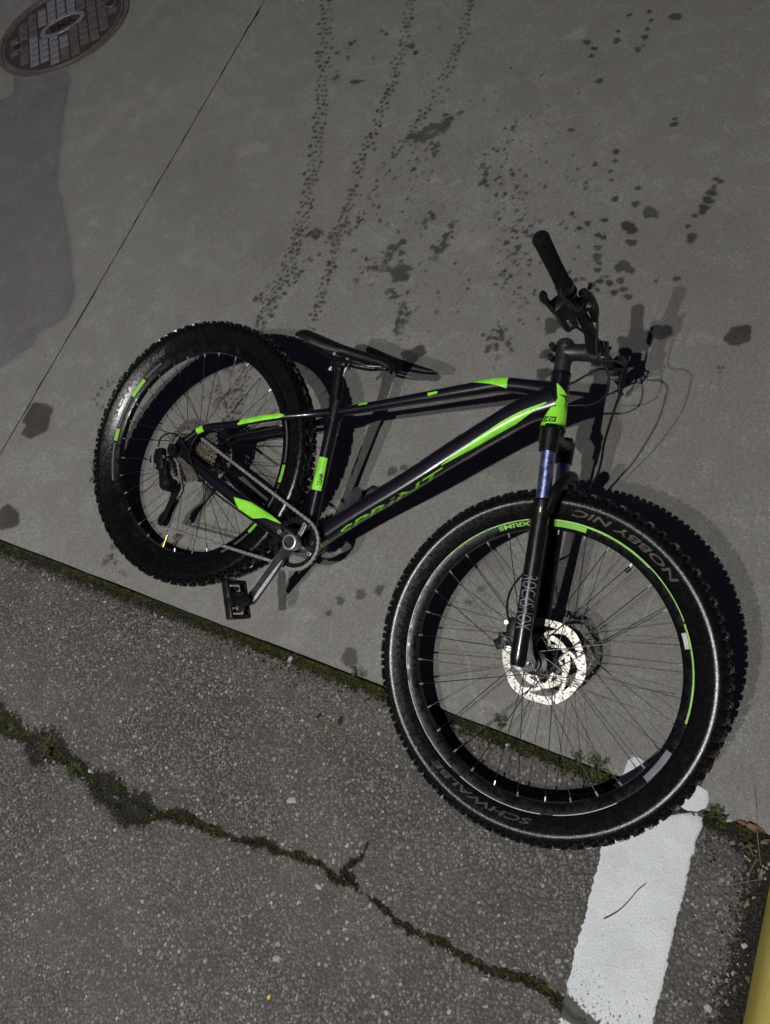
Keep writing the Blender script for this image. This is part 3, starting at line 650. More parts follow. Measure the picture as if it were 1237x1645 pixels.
# --- manhole cover
MC = np.array([-1.962, 3.49]); MR = .349
mh = empty('manhole_cover'); mh.location = (MC[0], MC[1], 0)
tag(mh, 'round cast iron manhole cover with square tread pattern in the concrete', 'manhole cover')
def ring(mb, r0, r1, z0, z1, seg=96, m=0):
    th = np.linspace(0, 2 * np.pi, seg, endpoint=False)
    P = np.array([[(r * math.cos(a), r * math.sin(a), z) for (r, z) in ((r0, z0), (r0 + .002, z1), (r1 - .002, z1), (r1, z0))] for a in th]); mb.grid(P, closed_u=True, m=m)
mb = MB(); ring(mb, MR - .024, MR, .001, .006); mb.build('frame_ring', M['iron'], mh)
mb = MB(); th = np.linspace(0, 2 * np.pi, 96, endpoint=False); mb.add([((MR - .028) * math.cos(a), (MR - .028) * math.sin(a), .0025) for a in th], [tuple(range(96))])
mb.build('cover_plate', M['groove'], mh)  # groove shade painted into the plate colour so the gaps read deeper
mb = MB(); ring(mb, MR - .043, MR - .030, .0015, .0062); mb.build('rim_ring', M['iron'], mh)
tdir = np.array([.267, -.964]); tdir2 = np.array([.964, .267]); pit = .0515
tile = MB(); tile.box((0, 0, 0), (pit * .86, pit * .86, .0036), bev=.0012)
tm = [tile.mesh('tread_block', M['iron']), tile.mesh('tread_block', M['silt'])]
ez = Matrix.Rotation(math.atan2(tdir2[1], tdir2[0]), 4, 'Z')
holes = [np.array([-2.1945, 3.4246]) - MC, np.array([-1.7256, 3.5838]) - MC]
for i in range(-7, 8):
    for j in range(-7, 8):
        q = tdir2 * i * pit + tdir * j * pit
        if np.hypot(*q) > MR - .075: continue
        if (i / 2.6) ** 2 + ((j + .4) / 1.5) ** 2 < 1.0: continue
        if min(np.hypot(*(q - h)) for h in holes) < .042: continue
        silty = -3.2 < i + .25 * j < .8
        link('tread_block', tm[1 if silty else 0], mh, Matrix.Translation((q[0], q[1], .0042)) @ ez)
for h in holes:
    mb = MB(); th = np.linspace(0, 2 * np.pi, 28, endpoint=False); hp = lambda k, z: [(h[0] + tdir2[0] * .026 * k * math.cos(a) + tdir[0] * .036 * k * math.sin(a), h[1] + tdir2[1] * .026 * k * math.cos(a) + tdir[1] * .036 * k * math.sin(a), z) for a in th]
    mb.grid(np.array([hp(1.15, .0026), hp(1.1, .0058), hp(.85, .0058), hp(.8, .0027)]), closed_v=True); mb.build('lifting_eye', M['iron'], mh)
    mb = MB(); mb.add(hp(.8, .0029), [tuple(range(28))]); mb.build('lifting_recess', M['soil'], mh)
eo = tdir * (-.4 * pit); eo3 = np.array([eo[0], eo[1], 0]); X3 = np.array([.925, .38, 0]); Y3 = np.array([-.38, .925, 0])
mb = MB(); th = np.linspace(0, 2 * np.pi, 60, endpoint=False)
ov = lambda k, z: [tuple(eo3 + X3 * .112 * k * math.cos(a) + Y3 * .062 * k * math.sin(a) + np.array([0, 0, z])) for a in th]
mb.grid(np.array([ov(1.08, .0026), ov(1.05, .0066), ov(.86, .0066), ov(.83, .003)]), closed_v=True); mb.build('emblem_ring', M['silt'], mh)
mb = MB(); text_on(mb, 'EMA', lambda u, v: eo3 + X3 * (-.066 + .132 * u) + Y3 * (-.024 + .048 * v) + np.array([0, 0, .0062]), bold=.02); mb.build('emblem_lettering', M['bark'], mh)

# --- street lamp with two heads behind the photographer (its two lights throw the double shadows)
def street_lamp():
    root = empty('street_lamp'); base = np.array([-2.75, -3.15, 0.]); root.location = base
    tag(root, 'grey steel street lamp with two lit heads beside the parking bay', 'street lamp')
    mb = MB(); mb.cyl((0, 0, -.05), (0, 0, .30), .075, .075); mb.cyl((0, 0, .30), (0, 0, 5.55), .055, .038); mb.build('pole', M['lampgrey'], root)
    for k, L in enumerate(LAMP_POS):
        q = np.array(L) - base; top = np.array([0, 0, 5.45]); hd = q + np.array([0, 0, .07]); back = hd - (hd - top) * np.array([1, 1, 0]) * .18
        mb = MB(); Tube([top, top + (back - top) * .5 + np.array([0, 0, .06]), back], .022, ref=(0, 0, 1), n=16).geo(mb, 12); mb.build('arm', M['lampgrey'], root)
        dd = (hd - top) * np.array([1, 1, 0]); dd /= np.linalg.norm(dd); ax = [dd, np.array([-dd[1], dd[0], 0]), np.array([0, 0, 1])]
        mb = MB(); mb.box(hd + np.array([0, 0, .03]), (.46, .22, .07), ax, bev=.02); h = mb.build('lamp_head', M['lampgrey'], root)
        mb = MB(); mb.box(hd + np.array([0, 0, -.008]), (.10, .10, .008), ax); mb.build('lens', M['lens'], h)
        ld = bpy.data.lights.new('lamp_light', 'POINT'); ld.energy = LAMP_POWER[k]; ld.color = (1.0, .985, .95) if k == 0 else (1.0, .985, .955); ld.shadow_soft_size = .02
        lo = bpy.data.objects.new('lamp_light', ld); COL.objects.link(lo); lo.parent = root; lo.location = q
street_lamp()

# ================================================================== BICYCLE
# bike coordinates: x forward, y left, z up, origin at the rear axle; the bike lies on its left side
BR = Matrix(((0.8099, 0.2052, 0.5495), (-0.5865, 0.2684, 0.7642), (0.0093, -0.9412, 0.3377))).to_quaternion().to_matrix()
bike = empty('mountain_bike'); bike.matrix_world = Matrix.Translation((-.8815, .9514, .1435)) @ BR.to_4x4()
tag(bike, 'black mountain bike with neon green stickers lying on its side on the concrete', 'bicycle')
HTA = 1.22278; ca, sa = math.cos(HTA), math.sin(HTA)
aV = np.array([-ca, 0, sa]); fV = np.array([sa, 0, ca]); Yv = np.array([0, 1., 0])
H0 = np.array([.8508, 0, .4541]); BB = np.array([.4353, 0, -.0554]); FA = np.array([1.0633, 0, .0015]); RA = np.zeros(3)
STEER = Matrix.Translation(H0.tolist()) @ Matrix.Rotation(-.0532, 4, Vector(aV.tolist())) @ Matrix.Translation((-H0).tolist())
rad = math.radians
def V3(x, z, y=0.0): return np.array([x, y, z])

# ---------------------------------------------------------------- frame
frame = empty('frame', bike)
def tube_part(name, tb, mat, parent, seg=28):
    mb = MB(); tb.geo(mb, seg); return mb.build(name, mat, parent)
top = Tube([V3(.338, .268), V3(.401, .307), V3(.486, .361), V3(.568, .413), V3(.640, .459), V3(.700, .495), V3(.755, .513), V3(.815, .527)],
           [.014, .013, .0135, .0145, .016, .018, .019, .021], [.012, .0115, .0125, .014, .0155, .0165, .0165, .021], n=70, ex=2.5)
down = Tube([V3(.452, -.042), V3(.478, .005), V3(.611, .212), V3(.720, .385), V3(.775, .462), V3(.826, .512)],
            [.024, .024, .025, .026, .027, .028], [.021, .022, .0235, .025, .028, .032], n=80, ex=3.2)
seat = Tube([V3(.4353, -.0554), V3(.405, .046), V3(.372, .157), V3(.336, .282)], [.019, .0165, .0165, .0175], n=60)
head = Tube([H0 - aV * .004, H0 + aV * .02, H0 + aV * .06, H0 + aV * .10, H0 + aV * .118], [.0275, .0265, .0235, .0215, .0215], n=50)
tt = tube_part('top_tube', top, M['frame'], frame); dt = tube_part('down_tube', down, M['frame'], frame, 40)
stb = tube_part('seat_tube', seat, M['frame'], frame); htb = tube_part('head_tube', head, M['frame'], frame, 36)
cs, ss, cst, sst = {}, {}, {}, {}
for sgn, nm in ((-1, 'R'), (1, 'L')):
    c_ = Tube([V3(.430, -.050, sgn * .030), V3(.375, -.050, sgn * .040), V3(.29, -.046, sgn * .048), V3(.19, -.036, sgn * .058), V3(.09, -.024, sgn * .066), V3(.010, -.006, sgn * .070)],
              [.010, .0105, .010, .0095, .009, .007], [.020, .022, .020, .016, .013, .009], n=60, ex=2.6); cst[nm] = c_
    s_ = Tube([V3(.333, .262, sgn * .016), V3(.30, .238, sgn * .034), V3(.234, .197, sgn * .052), V3(.12, .124, sgn * .060), V3(.03, .062, sgn * .067), V3(.006, .022, sgn * .070)],
              [.008, .008, .0075, .0075, .0075, .0065], [.011, .0105, .0095, .009, .009, .008], n=60); sst[nm] = s_
    cs[nm] = tube_part('chain_stay', c_, M['frame'], frame, 20); ss[nm] = tube_part('seat_stay', s_, M['frame'], frame, 20)
    mb = MB(); pl = [(.035, .052), (.012, .040), (-.016, .016), (-.021, -.010), (-.012, -.030), (.004, -.034), (.012, -.020), (.050, -.028), (.040, -.006), (.030, .020)]
    n = len(pl); y0, y1 = sgn * .0675, sgn * .0735
    mb.add([(x, y0, z) for x, z in pl] + [(x, y1, z) for x, z in pl], [tuple(range(n)), tuple(range(n, 2 * n))] + [(i, (i + 1) % n, n + (i + 1) % n, n + i) for i in range(n)])
    mb.build('dropout', M['frame'], frame, smooth=False)
mb = MB(); mb.cyl((BB[0], -.040, BB[2]), (BB[0], .040, BB[2]), .0235, seg=32); mb.build('bottom_bracket_shell', M['frame'], frame)
mb = MB(); mb.cyl(V3(.345, .249), V3(.331, .297), .0205, seg=28); mb.box(V3(.318, .290), (.016, .020, .012), bev=.003); mb.cyl((.318, -.022, .290), (.318, .022, .290), .0035, m=1)
mb.build('seat_clamp', [M['black'], M['chrome']], frame)
mb = MB(); mb.cyl(H0 - aV * .012, H0 - aV * .003, .0265, .0285, 32); mb.build('lower_headset_cup', M['black'], frame)
mb = MB(); mb.cyl(H0 + aV * .117, H0 + aV * .124, .0225, .0205, 32); mb.build('upper_headset_cup', M['black'], frame)
for t_ in (down.tof(.52, .073), down.tof(.561, .136)):
    p = down.at(t_, rad(88)); d_ = down.at(t_, rad(88), .006) - p; mb = MB(); mb.cyl(p, p + d_, .0042, .0036, 12); mb.build('bottle_bolt', M['chrome'], frame)
# stickers
def lin(*p):
    xs = [a for a, b in p]; ys = [rad(b) for a, b in p]; return lambda k: float(np.interp(k, xs, ys))
def sticker(tb, t0, t1, lo, hi, parent, mat='green', off=.0005, nt=16, name='green_sticker'):
    mb = MB(); tb.patch(mb, t0, t1, lo, hi, off, nt); return mb.build(name, M[mat], parent)
def words(tb, txt, t0, t1, a0, a1, parent, mat, off=.0006, shear=0., bold=0.0, name='lettering'):
    """text along a tube from t0 to t1, feet at angle a0, heads at a1"""
    mb = MB(); text_on(mb, txt, lambda u, v: tb.at(t0 + (t1 - t0) * u, rad(a0 + (a1 - a0) * v), off), shear, bold=bold); return mb.build(name, M[mat], parent, smooth=False)
sticker(top, top.tof(.645, .465), top.tof(.712, .502), lin((0, 40), (.6, -10), (1, -42)), lin((0, 58), (1, 75)), tt)
sticker(top, top.tof(.402, .307), top.tof(.418, .318), lin((0, 20), (1, 20)), lin((0, 62), (1, 62)), tt)
sticker(top, top.tof(.552, .403), top.tof(.572, .416), lin((0, -10), (1, 0)), lin((0, 22), (1, 22)), tt, off=.0005)
sticker(top, top.tof(.625, .449), top.tof(.634, .455), lin((0, 50), (1, 40)), lin((0, 72), (1, 72)), tt)
sticker(down, down.tof(.655, .284), down.tof(.812, .500), lin((0, -40), (.35, -56), (.7, -54), (1, -16)), lin((0, -36), (.35, -20), (.6, -12), (.8, -12), (1, -12)), dt, nt=30)
words(down, 'SPRINT', down.tof(.484, .016), down.tof(.655, .286), -102, -47, dt, 'green', shear=.35, bold=.015)
words(down, 'SPRINT', down.tof(.525, .082), down.tof(.745, .420), 28, 78, dt, 'navy', shear=.3, bold=.03)
sticker(down, down.tof(.455, -.035), down.tof(.474, -.003), lin((0, -75), (1, -78)), lin((0, -40), (1, -55)), dt)
sticker(seat, seat.tof(.408, .037 + .043), seat.tof(.372, .157), lin((0, -58), (1, -50)), lin((0, 55), (.25, 62), (1, 72)), stb)
words(seat, 'TEAM', seat.tof(.402, .055 + .034), seat.tof(.384, .118), -46, -8, stb, 'ink', off=.0009, bold=.02)
c_ = cst['R']; sticker(c_, c_.tof(.374, -.045), c_.tof(.225, -.042), lin((0, -42), (.25, -60), (.7, -52), (1, -6)), lin((0, -38), (.3, -18), (.55, 52), (.8, 62), (1, 0)), cs['R'])
c_ = sst['R']; sticker(c_, c_.tof(.243, .203), c_.tof(.128, .130), lin((0, -5), (.12, -62), (.9, -60), (1, 20)), lin((0, 5), (.1, 30), (.9, 42), (1, 45)), ss['R'])
sticker(c_, c_.tof(.042, .070), c_.tof(.028, .060), lin((0, -60), (1, -60)), lin((0, 70), (1, 70)), ss['R'])
# head tube sticker (angles run from the rear at +90 to the front at -90)
tH = lambda k: k
sticker(head, .035, .80, lin((0, 62), (.62, -12), (.66, -13), (1, 3)), lin((0, -75), (.6, -82), (.75, -70), (.9, -30), (1, 1)), htb, nt=26)
mb = MB()
for k in range(2): head.patch(mb, .095, .19, lin((0, 46 - 34 * k), (1, 40 - 32 * k)), lin((0, 17 - 36 * k), (1, 13 - 34 * k)), .0008, 3, 5)
mb.build('small_print', M['ink'], htb)
mb = MB(); text_on(mb, 'OX 29', lambda u, v: head.at(.112 + .060 * v - .004 * u, rad(43 - 57 * u), .0010), bold=.02); mb.build('small_lettering', M['green'], htb, smooth=False)
mb = MB(); head.patch(mb, .55, .60, lin((0, -62), (1, -14)), lin((0, -70), (1, -66)), .0008, 6, 6); head.patch(mb, .46, .545, lin((0, -58), (.5, -62), (1, -50)), lin((0, -64), (.5, -74), (1, -70)), .0008, 6, 6); head.patch(mb, .36, .45, lin((0, -66), (1, -54)), lin((0, -70), (1, -68)), .0008, 6, 4); mb.build('head_badge', M['ink'], htb)

# ---------------------------------------------------------------- wheels
def revolve(mb, prof, c, seg=160, m=0, closed=True):
    th = np.linspace(0, 2 * np.pi, seg, endpoint=False)
    P = np.array([[(c[0] + r * math.cos(a), c[1] + y, c[2] + r * math.sin(a)) for (y, r) in prof] for a in th]); mb.grid(P, closed_u=True, closed_v=closed, m=m)
TR, RIM_O, RIM_I = .368, .302, .2795
# sidewall: straight from the bead, then a tight round shoulder
_arc = [(.0095 + .020 * math.cos(rad(a)), .3395 + .020 * math.sin(rad(a))) for a in range(-27, 71, 7)]
TY = np.array([(.0125, .302), (.0182, .3108), (.0233, .3202)] + _arc + [(.0100, .3606), (.0, .3615)])
TYo = np.array(sorted([(y, r) for y, r in TY if r > .3395]))
def tyre_prof(): return [(-y, r) for y, r in TY] + [(y, r) for y, r in TY[::-1][1:]]
def knob(mb, th, y, lt, ly, h, c, lean=0.0, m=0):
    """one tread block at wheel angle th and offset y across the tyre"""
    a = math.asin(max(-1, min(1, y / .0305))) * .95; r0 = float(np.interp(abs(y), TYo[:, 0], TYo[:, 1]))
    er = np.array([math.cos(th), 0, math.sin(th)]); et = np.array([-math.sin(th), 0, math.cos(th)])
    nrm = er * math.cos(a) + Yv * math.sin(a); cr = -er * math.sin(a) + Yv * math.cos(a)
    base = np.array(c) + er * r0 + Yv * y - nrm * .001
    t2 = et * math.cos(lean) + cr * math.sin(lean); c2 = cr * math.cos(lean) - et * math.sin(lean)
    V = []
    for hh, k in ((0, 1.0), (h + .001, .8)):
        for sx, sy in ((-1, -1), (1, -1), (1, 1), (-1, 1)): V.append(base + nrm * hh + t2 * (sx * lt / 2 * k) + c2 * (sy * ly / 2 * k))
    mb.add(V, [(4, 5, 6, 7), (0, 1, 5, 4), (1, 2, 6, 5), (2, 3, 7, 6), (3, 0, 4, 7)], m)
def tyre(c, parent, seed):
    mb = MB(); revolve(mb, tyre_prof(), c, 180, closed=False)
    Nr = 72; dth = 2 * math.pi / Nr
    for i in range(Nr):
        t0 = i * dth
        if i % 2 == 0:
            for s in (-1, 1): knob(mb, t0, s * .0055, .0125, .0085, .0062, c, s * .25)
        else:
            for s in (-1, 1): knob(mb, t0, s * .0075, .0105, .0110, .0062, c, -s * .2)
        for s in (-1, 1):
            knob(mb, t0 + dth * .5, s * .0165, .0125, .0082, .0064, c, s * .3)
            knob(mb, t0 + dth * (.1 if i % 2 else .0), s * .0245, .0145 if i % 2 else .0110, .0088, .0068, c, 0)
            knob(mb, t0 + dth * .5, s * .0268, .0085, .0062, .0050, c, 0)
    o = mb.build('tyre', M['rubber'], parent, angle=40)
    # raised lines on the sidewall
    return o
def ringtext(mb, txt, c, ang0, ang1, r_in, r_out, ysurf, tops_out, shear=0., bold=0.0):
    def fn(u, v):
        a = rad(ang0 + (ang1 - ang0) * u); r = r_in + (r_out - r_in) * (v if tops_out else 1 - v)
        return (c[0] + r * math.cos(a), c[1] + ysurf(r), c[2] + r * math.sin(a))
    text_on(mb, txt, fn, shear, bold=bold)
def side_y(r): return -(float(np.interp(r, TY[:8, 1], TY[:8, 0])) + .0008)
def rim(c, parent, mats):
    mb = MB(); revolve(mb, [(-.0150, RIM_O), (-.0160, .3005), (-.0152, .296), (-.0105, .2835), (-.008, RIM_I), (.008, RIM_I), (.0105, .2835), (.0152, .296), (.0160, .3005), (.0150, RIM_O)], c, 160)
    return mb.build('rim', mats, parent, angle=22)
def rim_patch(c, a0, a1, r0, r1, mat, parent, name='rim_sticker'):
    yr = lambda r: -(np.interp(r, [.2795, .2835, .296, .3005], [.008, .0105, .0152, .0160]) + .0004)
    n = max(4, int(abs(a1 - a0) / 2)); P = []
    for i in range(n + 1):
        a = rad(a0 + (a1 - a0) * i / n); P.append([(c[0] + r * math.cos(a), c[1] + yr(r), c[2] + r * math.sin(a)) for r in np.linspace(r0, r1, 5)])
    mb = MB(); mb.grid(np.array(P)); return mb.build(name, M[mat], parent)
sm = MB(); sm.cyl((0, 0, 0), (0, 0, .98), .00095, seg=6, m=0, cap=False); sm.cyl((0, 0, .955), (0, 0, 1.0), .0021, .0019, seg=8, m=1)
spoke_me = sm.mesh('spoke', [M['spoke'], M['alu']])
def spokes(c, parent, fl, fr, yl, yr, phase=0.0):
    for k in range(32):
        th = 2 * math.pi * (k + .5) / 32 + phase; left = k % 2 == 0; lead = 1 if (k // 2) % 2 else -1
        hr, y = (fl, yl) if left else (fr, yr); ha = th + lead * rad(68)
        a = Vector((c[0] + hr * math.cos(ha), c[1] + y + (.0015 * lead), c[2] + hr * math.sin(ha))); b = Vector((c[0] + .2825 * math.cos(th), c[1] + (.003 if left else -.003), c[2] + .2825 * math.sin(th)))
        d = b - a; m = Matrix.Translation(a) @ d.to_track_quat('Z', 'Y').to_matrix().to_4x4() @ Matrix.Diagonal((1, 1, d.length, 1))
        link('spoke', spoke_me, parent, m)
def polar(mask, r0, r1, nr, na, th_, c, y, wave=None):
    """flat disc with real openings: cells of a polar grid are kept where mask says so"""
    R = np.linspace(r0, r1, nr + 1); A = np.linspace(0, 2 * np.pi, na, endpoint=False)
    rm = (R[:-1] + R[1:]) / 2; am = A + np.pi / na; keep = mask(rm[:, None], am[None, :]) * np.ones((nr, na), bool)
    rr = R[:, None] * np.ones((1, na)); 
    if wave is not None: rr = rr * (1 + wave(A)[None, :] * np.clip((R[:, None] - r1 * .9) / (r1 * .1), 0, 1))
    X = c[0] + rr * np.cos(A); Z = c[2] + rr * np.sin(A); mb = MB(); ids = {}; V = []; F = []
    def vid(i, j, s):
        k = (i, j % na, s)
        if k not in ids: ids[k] = len(V); V.append((X[i, j % na], y + s * th_ / 2, Z[i, j % na]))
        return ids[k]
    for i in range(nr):
        for j in range(na):
            if not keep[i, j]: continue
            for s in (-1, 1): F.append([vid(i, j, s), vid(i + 1, j, s), vid(i + 1, j + 1, s), vid(i, j + 1, s)])
            for (di, dj, e) in ((-1, 0, ((i, j), (i, j + 1))), (1, 0, ((i + 1, j), (i + 1, j + 1))), (0, -1, ((i, j), (i + 1, j))), (0, 1, ((i, j + 1), (i + 1, j + 1)))):
                ni, nj = i + di, (j + dj) % na
                if not (0 <= ni < nr and keep[ni, nj]): F.append([vid(*e[0], -1), vid(*e[1], -1), vid(*e[1], 1), vid(*e[0], 1)])
    mb.add(V, F); return mb
def rotor(c, y, R, parent, ph=0.0):
    def mask(r, a):
        band = r > R * .81
        u = (a / (2 * np.pi) * 72) % 1; row = np.floor(a / (2 * np.pi) * 72) % 3
        rr = R * np.where(row == 0, .855, np.where(row == 1, .90, .945)); hole = (np.abs(r - rr) < R * .020) & (np.abs(u - .5) < .24)
        gap = (np.abs(((a / (2 * np.pi) * 12) % 1) - .5) < .035) & (r > R * .94)
        sw = a + (r / R - .5) * 2.6 + ph; arm = np.abs(((sw / (2 * np.pi) * 6) % 1) - .5) < .105
        sw2 = a - (r / R - .5) * 1.2 + ph + .5; arm2 = (np.abs(((sw2 / (2 * np.pi) * 6) % 1) - .5) < .09) & (r < R * .64)
        ringi = (r > R * .53) & (r < R * .65) & (np.abs((((a + .2) / (2 * np.pi) * 6) % 1) - .5) < .40)
        core = r < R * .34
        return (band & ~hole & ~gap) | (~band & (arm | core | ringi | arm2))
    mb = polar(mask, R * .22, R, 26, 432, .0019, c, y, lambda A: .02 * np.sin(A * 6) + .006 * np.sin(A * 12))
    o = mb.build('brake_rotor', M['steel'], parent, smooth=False); return o
def hub(c, parent, yl, yr, fl, fr, oy):
    mb = MB(); prof = [(-oy, .010), (-oy, .0155), (yr - .004, .016), (yr - .002, fr + .003), (yr + .002, fr + .003), (yr + .006, .018), (0, .0145), (yl - .006, .018), (yl - .002, fl + .003), (yl + .002, fl + .003), (yl + .004, .017), (oy, .0155), (oy, .010)]
    revolve(mb, prof, c, 40); return mb.build('hub', M['anod'], parent)

fw = empty('front_wheel', bike, STEER); rw = empty('rear_wheel', bike)
for root, c, front in ((fw, FA, True), (rw, RA, False)):
    ty = tyre(c, root, 1); rm = rim(c, root, M['rim'])
    if front:
        hub(c, root, .020, -.032, .029, .0225, .050); spokes(c, root, .029, .0225, .020, -.032, .05); rotor(c, .034, .0900, root, .3)
        mb = MB(); ringtext(mb, 'SCHWALBE', c, -63, -107, .3115, .3225, side_y, True, .25, .02); mb.build('lettering', M['tyre_grey'], root, smooth=False)
        mb = MB(); ringtext(mb, 'NOBBY NIC', c, 60, 105, .3125, .3265, side_y, False, .25, .02); mb.build('lettering', M['tyre_tan'], root, smooth=False)
        rim_patch(c, 112, 70, .2965, .3005, 'greenrim', root); rim_patch(c, 112, 98, .2860, .2960, 'greenrim', root)
        rim_patch(c, 70, 47, .2985, .3005, 'greenrim', root); rim_patch(c, 46, 24, .297, .3000, 'greenrim', root); rim_patch(c, 24, 10, .2965, .3000, 'greenrim', root)
        rim_patch(c, 43, 37, .2875, .2962, 'white', root); rim_patch(c, -2, -16, .2875, .2990, 'letter', root); rim_patch(c, 122, 160, .2985, .3005, 'greenrim', root)
        mb = MB(); ringtext(mb, 'XRIMS', c, 121.5, 135.5, .2870, .2960, lambda r: -(float(np.interp(r, [.2835, .296], [.0105, .0152])) + .0006), False, 0, .03); mb.build('rim_lettering', M['greenrim'], root, smooth=False)
        for a0, a1 in ((-60, -95), (-100, -140), (160, 215), (-30, -55)): rim_patch(c, a0, a1, .2995, .3008, 'white', root)
        va = rad(75.4)
    else:
        hub(c, root, .032, -.014, .029, .024, .066); spokes(c, root, .029, .024, .032, -.016, .0); rotor(c, .046, .0800, root, .3)
        mb = MB(); ringtext(mb, 'SCHWALBE', c, 187, 140, .3115, .3235, side_y, True, .25, .02); mb.build('lettering', M['tyre_tan'], root, smooth=False)
        rim_patch(c, 172, 160, .2900, .3000, 'greenrim', root); rim_patch(c, 199, 192, .2900, .3000, 'greenrim', root); rim_patch(c, 191, 173, .2935, .2985, 'rimgrey', root); rim_patch(c, 222, 200, .2935, .2985, 'rimgrey', root); rim_patch(c, 159, 146, .2935, .2985, 'rimgrey', root)
        rim_patch(c, 18, 9, .2900, .3000, 'greenrim', root); rim_patch(c, 8, -14, .2935, .2985, 'rimgrey', root); rim_patch(c, 44, 19, .2935, .2985, 'rimgrey', root); rim_patch(c, -15, -21, .2900, .3000, 'greenrim', root); rim_patch(c, -22, -40, .2935, .2985, 'rimgrey', root)
        va = rad(-82.5)
    er = np.array([math.cos(va), 0, math.sin(va)]); mb = MB()
    if front: mb.cyl(c + er * .281, c + er * .262, .003, m=1, seg=12); mb.cyl(c + er * .272, c + er * .258, .0045, .0038, m=0, seg=12)
    else: mb.cyl(c + er * .283, c + er * .248, .003, m=1, seg=12); mb.cyl(c + er * .252, c + er * .244, .0042, .0042, m=1, seg=12)
    mb.build('valve', [M['black'], M['chrome'] if front else M['brass']], root)
# cassette
cas = [(.087, -.0235), (.0755, -.0270), (.0655, -.0305), (.0570, -.0340), (.0500, -.0375), (.0435, -.0410), (.0375, -.0445), (.0325, -.0480), (.0280, -.0515), (.0240, -.0550)]
for r_, y_ in cas:
    nt_ = max(11, int(r_ / .00205)); na = nt_ * 6
    def mask(r, a, r_=r_, nt_=nt_):
        tooth = (r < r_ * 1.0 - .0035) | (np.abs(((a / (2 * np.pi) * nt_) % 1) - .5) < .26)
        slot = (r > r_ * .58) & (r < r_ * .86) & (np.abs(((a / (2 * np.pi) * 9 + r / r_) % 1) - .5) > .27) & (r_ > .04)
        return tooth & ~slot & (r > max(.016, r_ * .5 if r_ > .04 else .016))
    polar(mask, .014, r_, 12, na, .0018, RA, y_).build('cassette_sprocket', M['cog'], rw, smooth=False)
mb = MB(); mb.cyl((0, -.022, 0), (0, -.0575, 0), .0175, seg=36); mb.cyl((0, -.0575, 0), (0, -.0665, 0), .013, .011, 28); mb.build('freehub', M['anod'], rw)

# ---------------------------------------------------------------- fork
fork = empty('fork', bike, STEER)
T_lo, B_lo, T_st = V3(.928, .304), V3(1.043, -.0155), V3(.876, .432)
legs = {}
for s in (-1, 1):
    off = Yv * s * .066
    mb = MB(); mb.cyl(T_st + off, T_lo + off - (T_lo - B_lo) * .05, .0150, seg=32); mb.build('stanchion', M['stanchion'], fork)
    tb = Tube([T_lo + off, T_lo + (B_lo - T_lo) * .05 + off, T_lo + (B_lo - T_lo) * .06 + off, T_lo + (B_lo - T_lo) * .5 + off, T_lo + (B_lo - T_lo) * .96 + off, B_lo + off], [.0195, .0195, .0178, .0180, .0175, .0150], n=60); legs[s] = tb
    lg = tube_part('lower_leg', tb, M['forkpaint'], fork, 32)
    mb = MB(); mb.cyl(T_lo + off + (T_lo - B_lo) * .012, T_lo + off, .0185, .0200, 32); mb.build('wiper_seal', M['black'], fork)
    # axle lug
    mb = MB(); a0 = np.array([1.037, 0, .010]) + off; y = s * .061
    P = [(1.030, .060), (1.052, .028), (1.071, .012), (1.0765, -.003), (1.070, -.014), (1.058, -.0175), (1.044, -.014), (1.030, .010)]
    n = len(P); w0, w1 = s * .054, s * .069
    mb.add([(x, w0, z) for x, z in P] + [(x, w1, z) for x, z in P], [tuple(range(n)), tuple(range(n, 2 * n))] + [(i, (i + 1) % n, n + (i + 1) % n, n + i) for i in range(n)]); mb.build('axle_lug', M['forkpaint'], fork, angle=50)
    if s < 0: words(tb, 'ROCKSHOX', tb.tof(.983, .160), tb.tof(1.018, .054), -38, 64, fork, 'letter', off=.0006, bold=.0, name='lettering')
# rework the lettering so it runs along the leg with narrow tall letters: handled by the angle span above
mb = MB(); mb.cyl(FA + Yv * -.072, FA + Yv * -.066, .0085, seg=24); mb.cyl(FA + Yv * -.0735, FA + Yv * -.0715, .0045, seg=16, m=1); mb.cyl(FA + Yv * .062, FA + Yv * .074, .010, seg=24); mb.cyl(FA + Yv * -.07, FA + Yv * .07, .0065, seg=20); mb.build('through_axle', [M['black'], M['chrome']], fork)
crown_c = H0 - aV * .030
mb = MB(); Tube([T_st + Yv * -.066 + np.array([.0, 0, .005]), crown_c + Yv * -.040 + fV * .010, crown_c + fV * .004, crown_c + Yv * .040 + fV * .010, T_st + Yv * .066 + np.array([.0, 0, .005])], [.020, .022, .026, .022, .020], [.016, .018, .020, .018, .016], n=40, ref=fV).geo(mb, 24)
mb.cyl(crown_c - aV * .004, H0 - aV * .008, .027, .0255, 32); d_ = (B_lo - T_lo) / np.linalg.norm(B_lo - T_lo)
for s in (-1, 1): mb.cyl(T_st + Yv * s * .066 - d_ * .012, T_st + Yv * s * .066 + d_ * .036, .0205, .0195, 32)
mb.build('crown', M['forkpaint'], fork)
mb = MB(); Tube([T_lo + Yv * -.066 + fV * .012 + d_ * .02, T_lo + Yv * -.060 + fV * .022 - d_ * .022, V3(.9385, .366) - Yv * .034, V3(.943, .374), V3(.9385, .366) + Yv * .034, T_lo + Yv * .060 + fV * .022 - d_ * .022, T_lo + Yv * .066 + fV * .012 + d_ * .02], [.012, .012, .011, .011, .011, .012, .012], [.014, .013, .0135, .015, .0135, .013, .014], n=60, ref=fV).geo(mb, 20); mb.build('brake_arch', M['forkpaint'], fork)
for s in (-1, 1):
    mb = MB(); mb.cyl(T_st + Yv * s * .066 - d_ * .012, T_st + Yv * s * .066 - d_ * .022, .0165, .014, 24); mb.build('top_cap', M['anod'], fork)

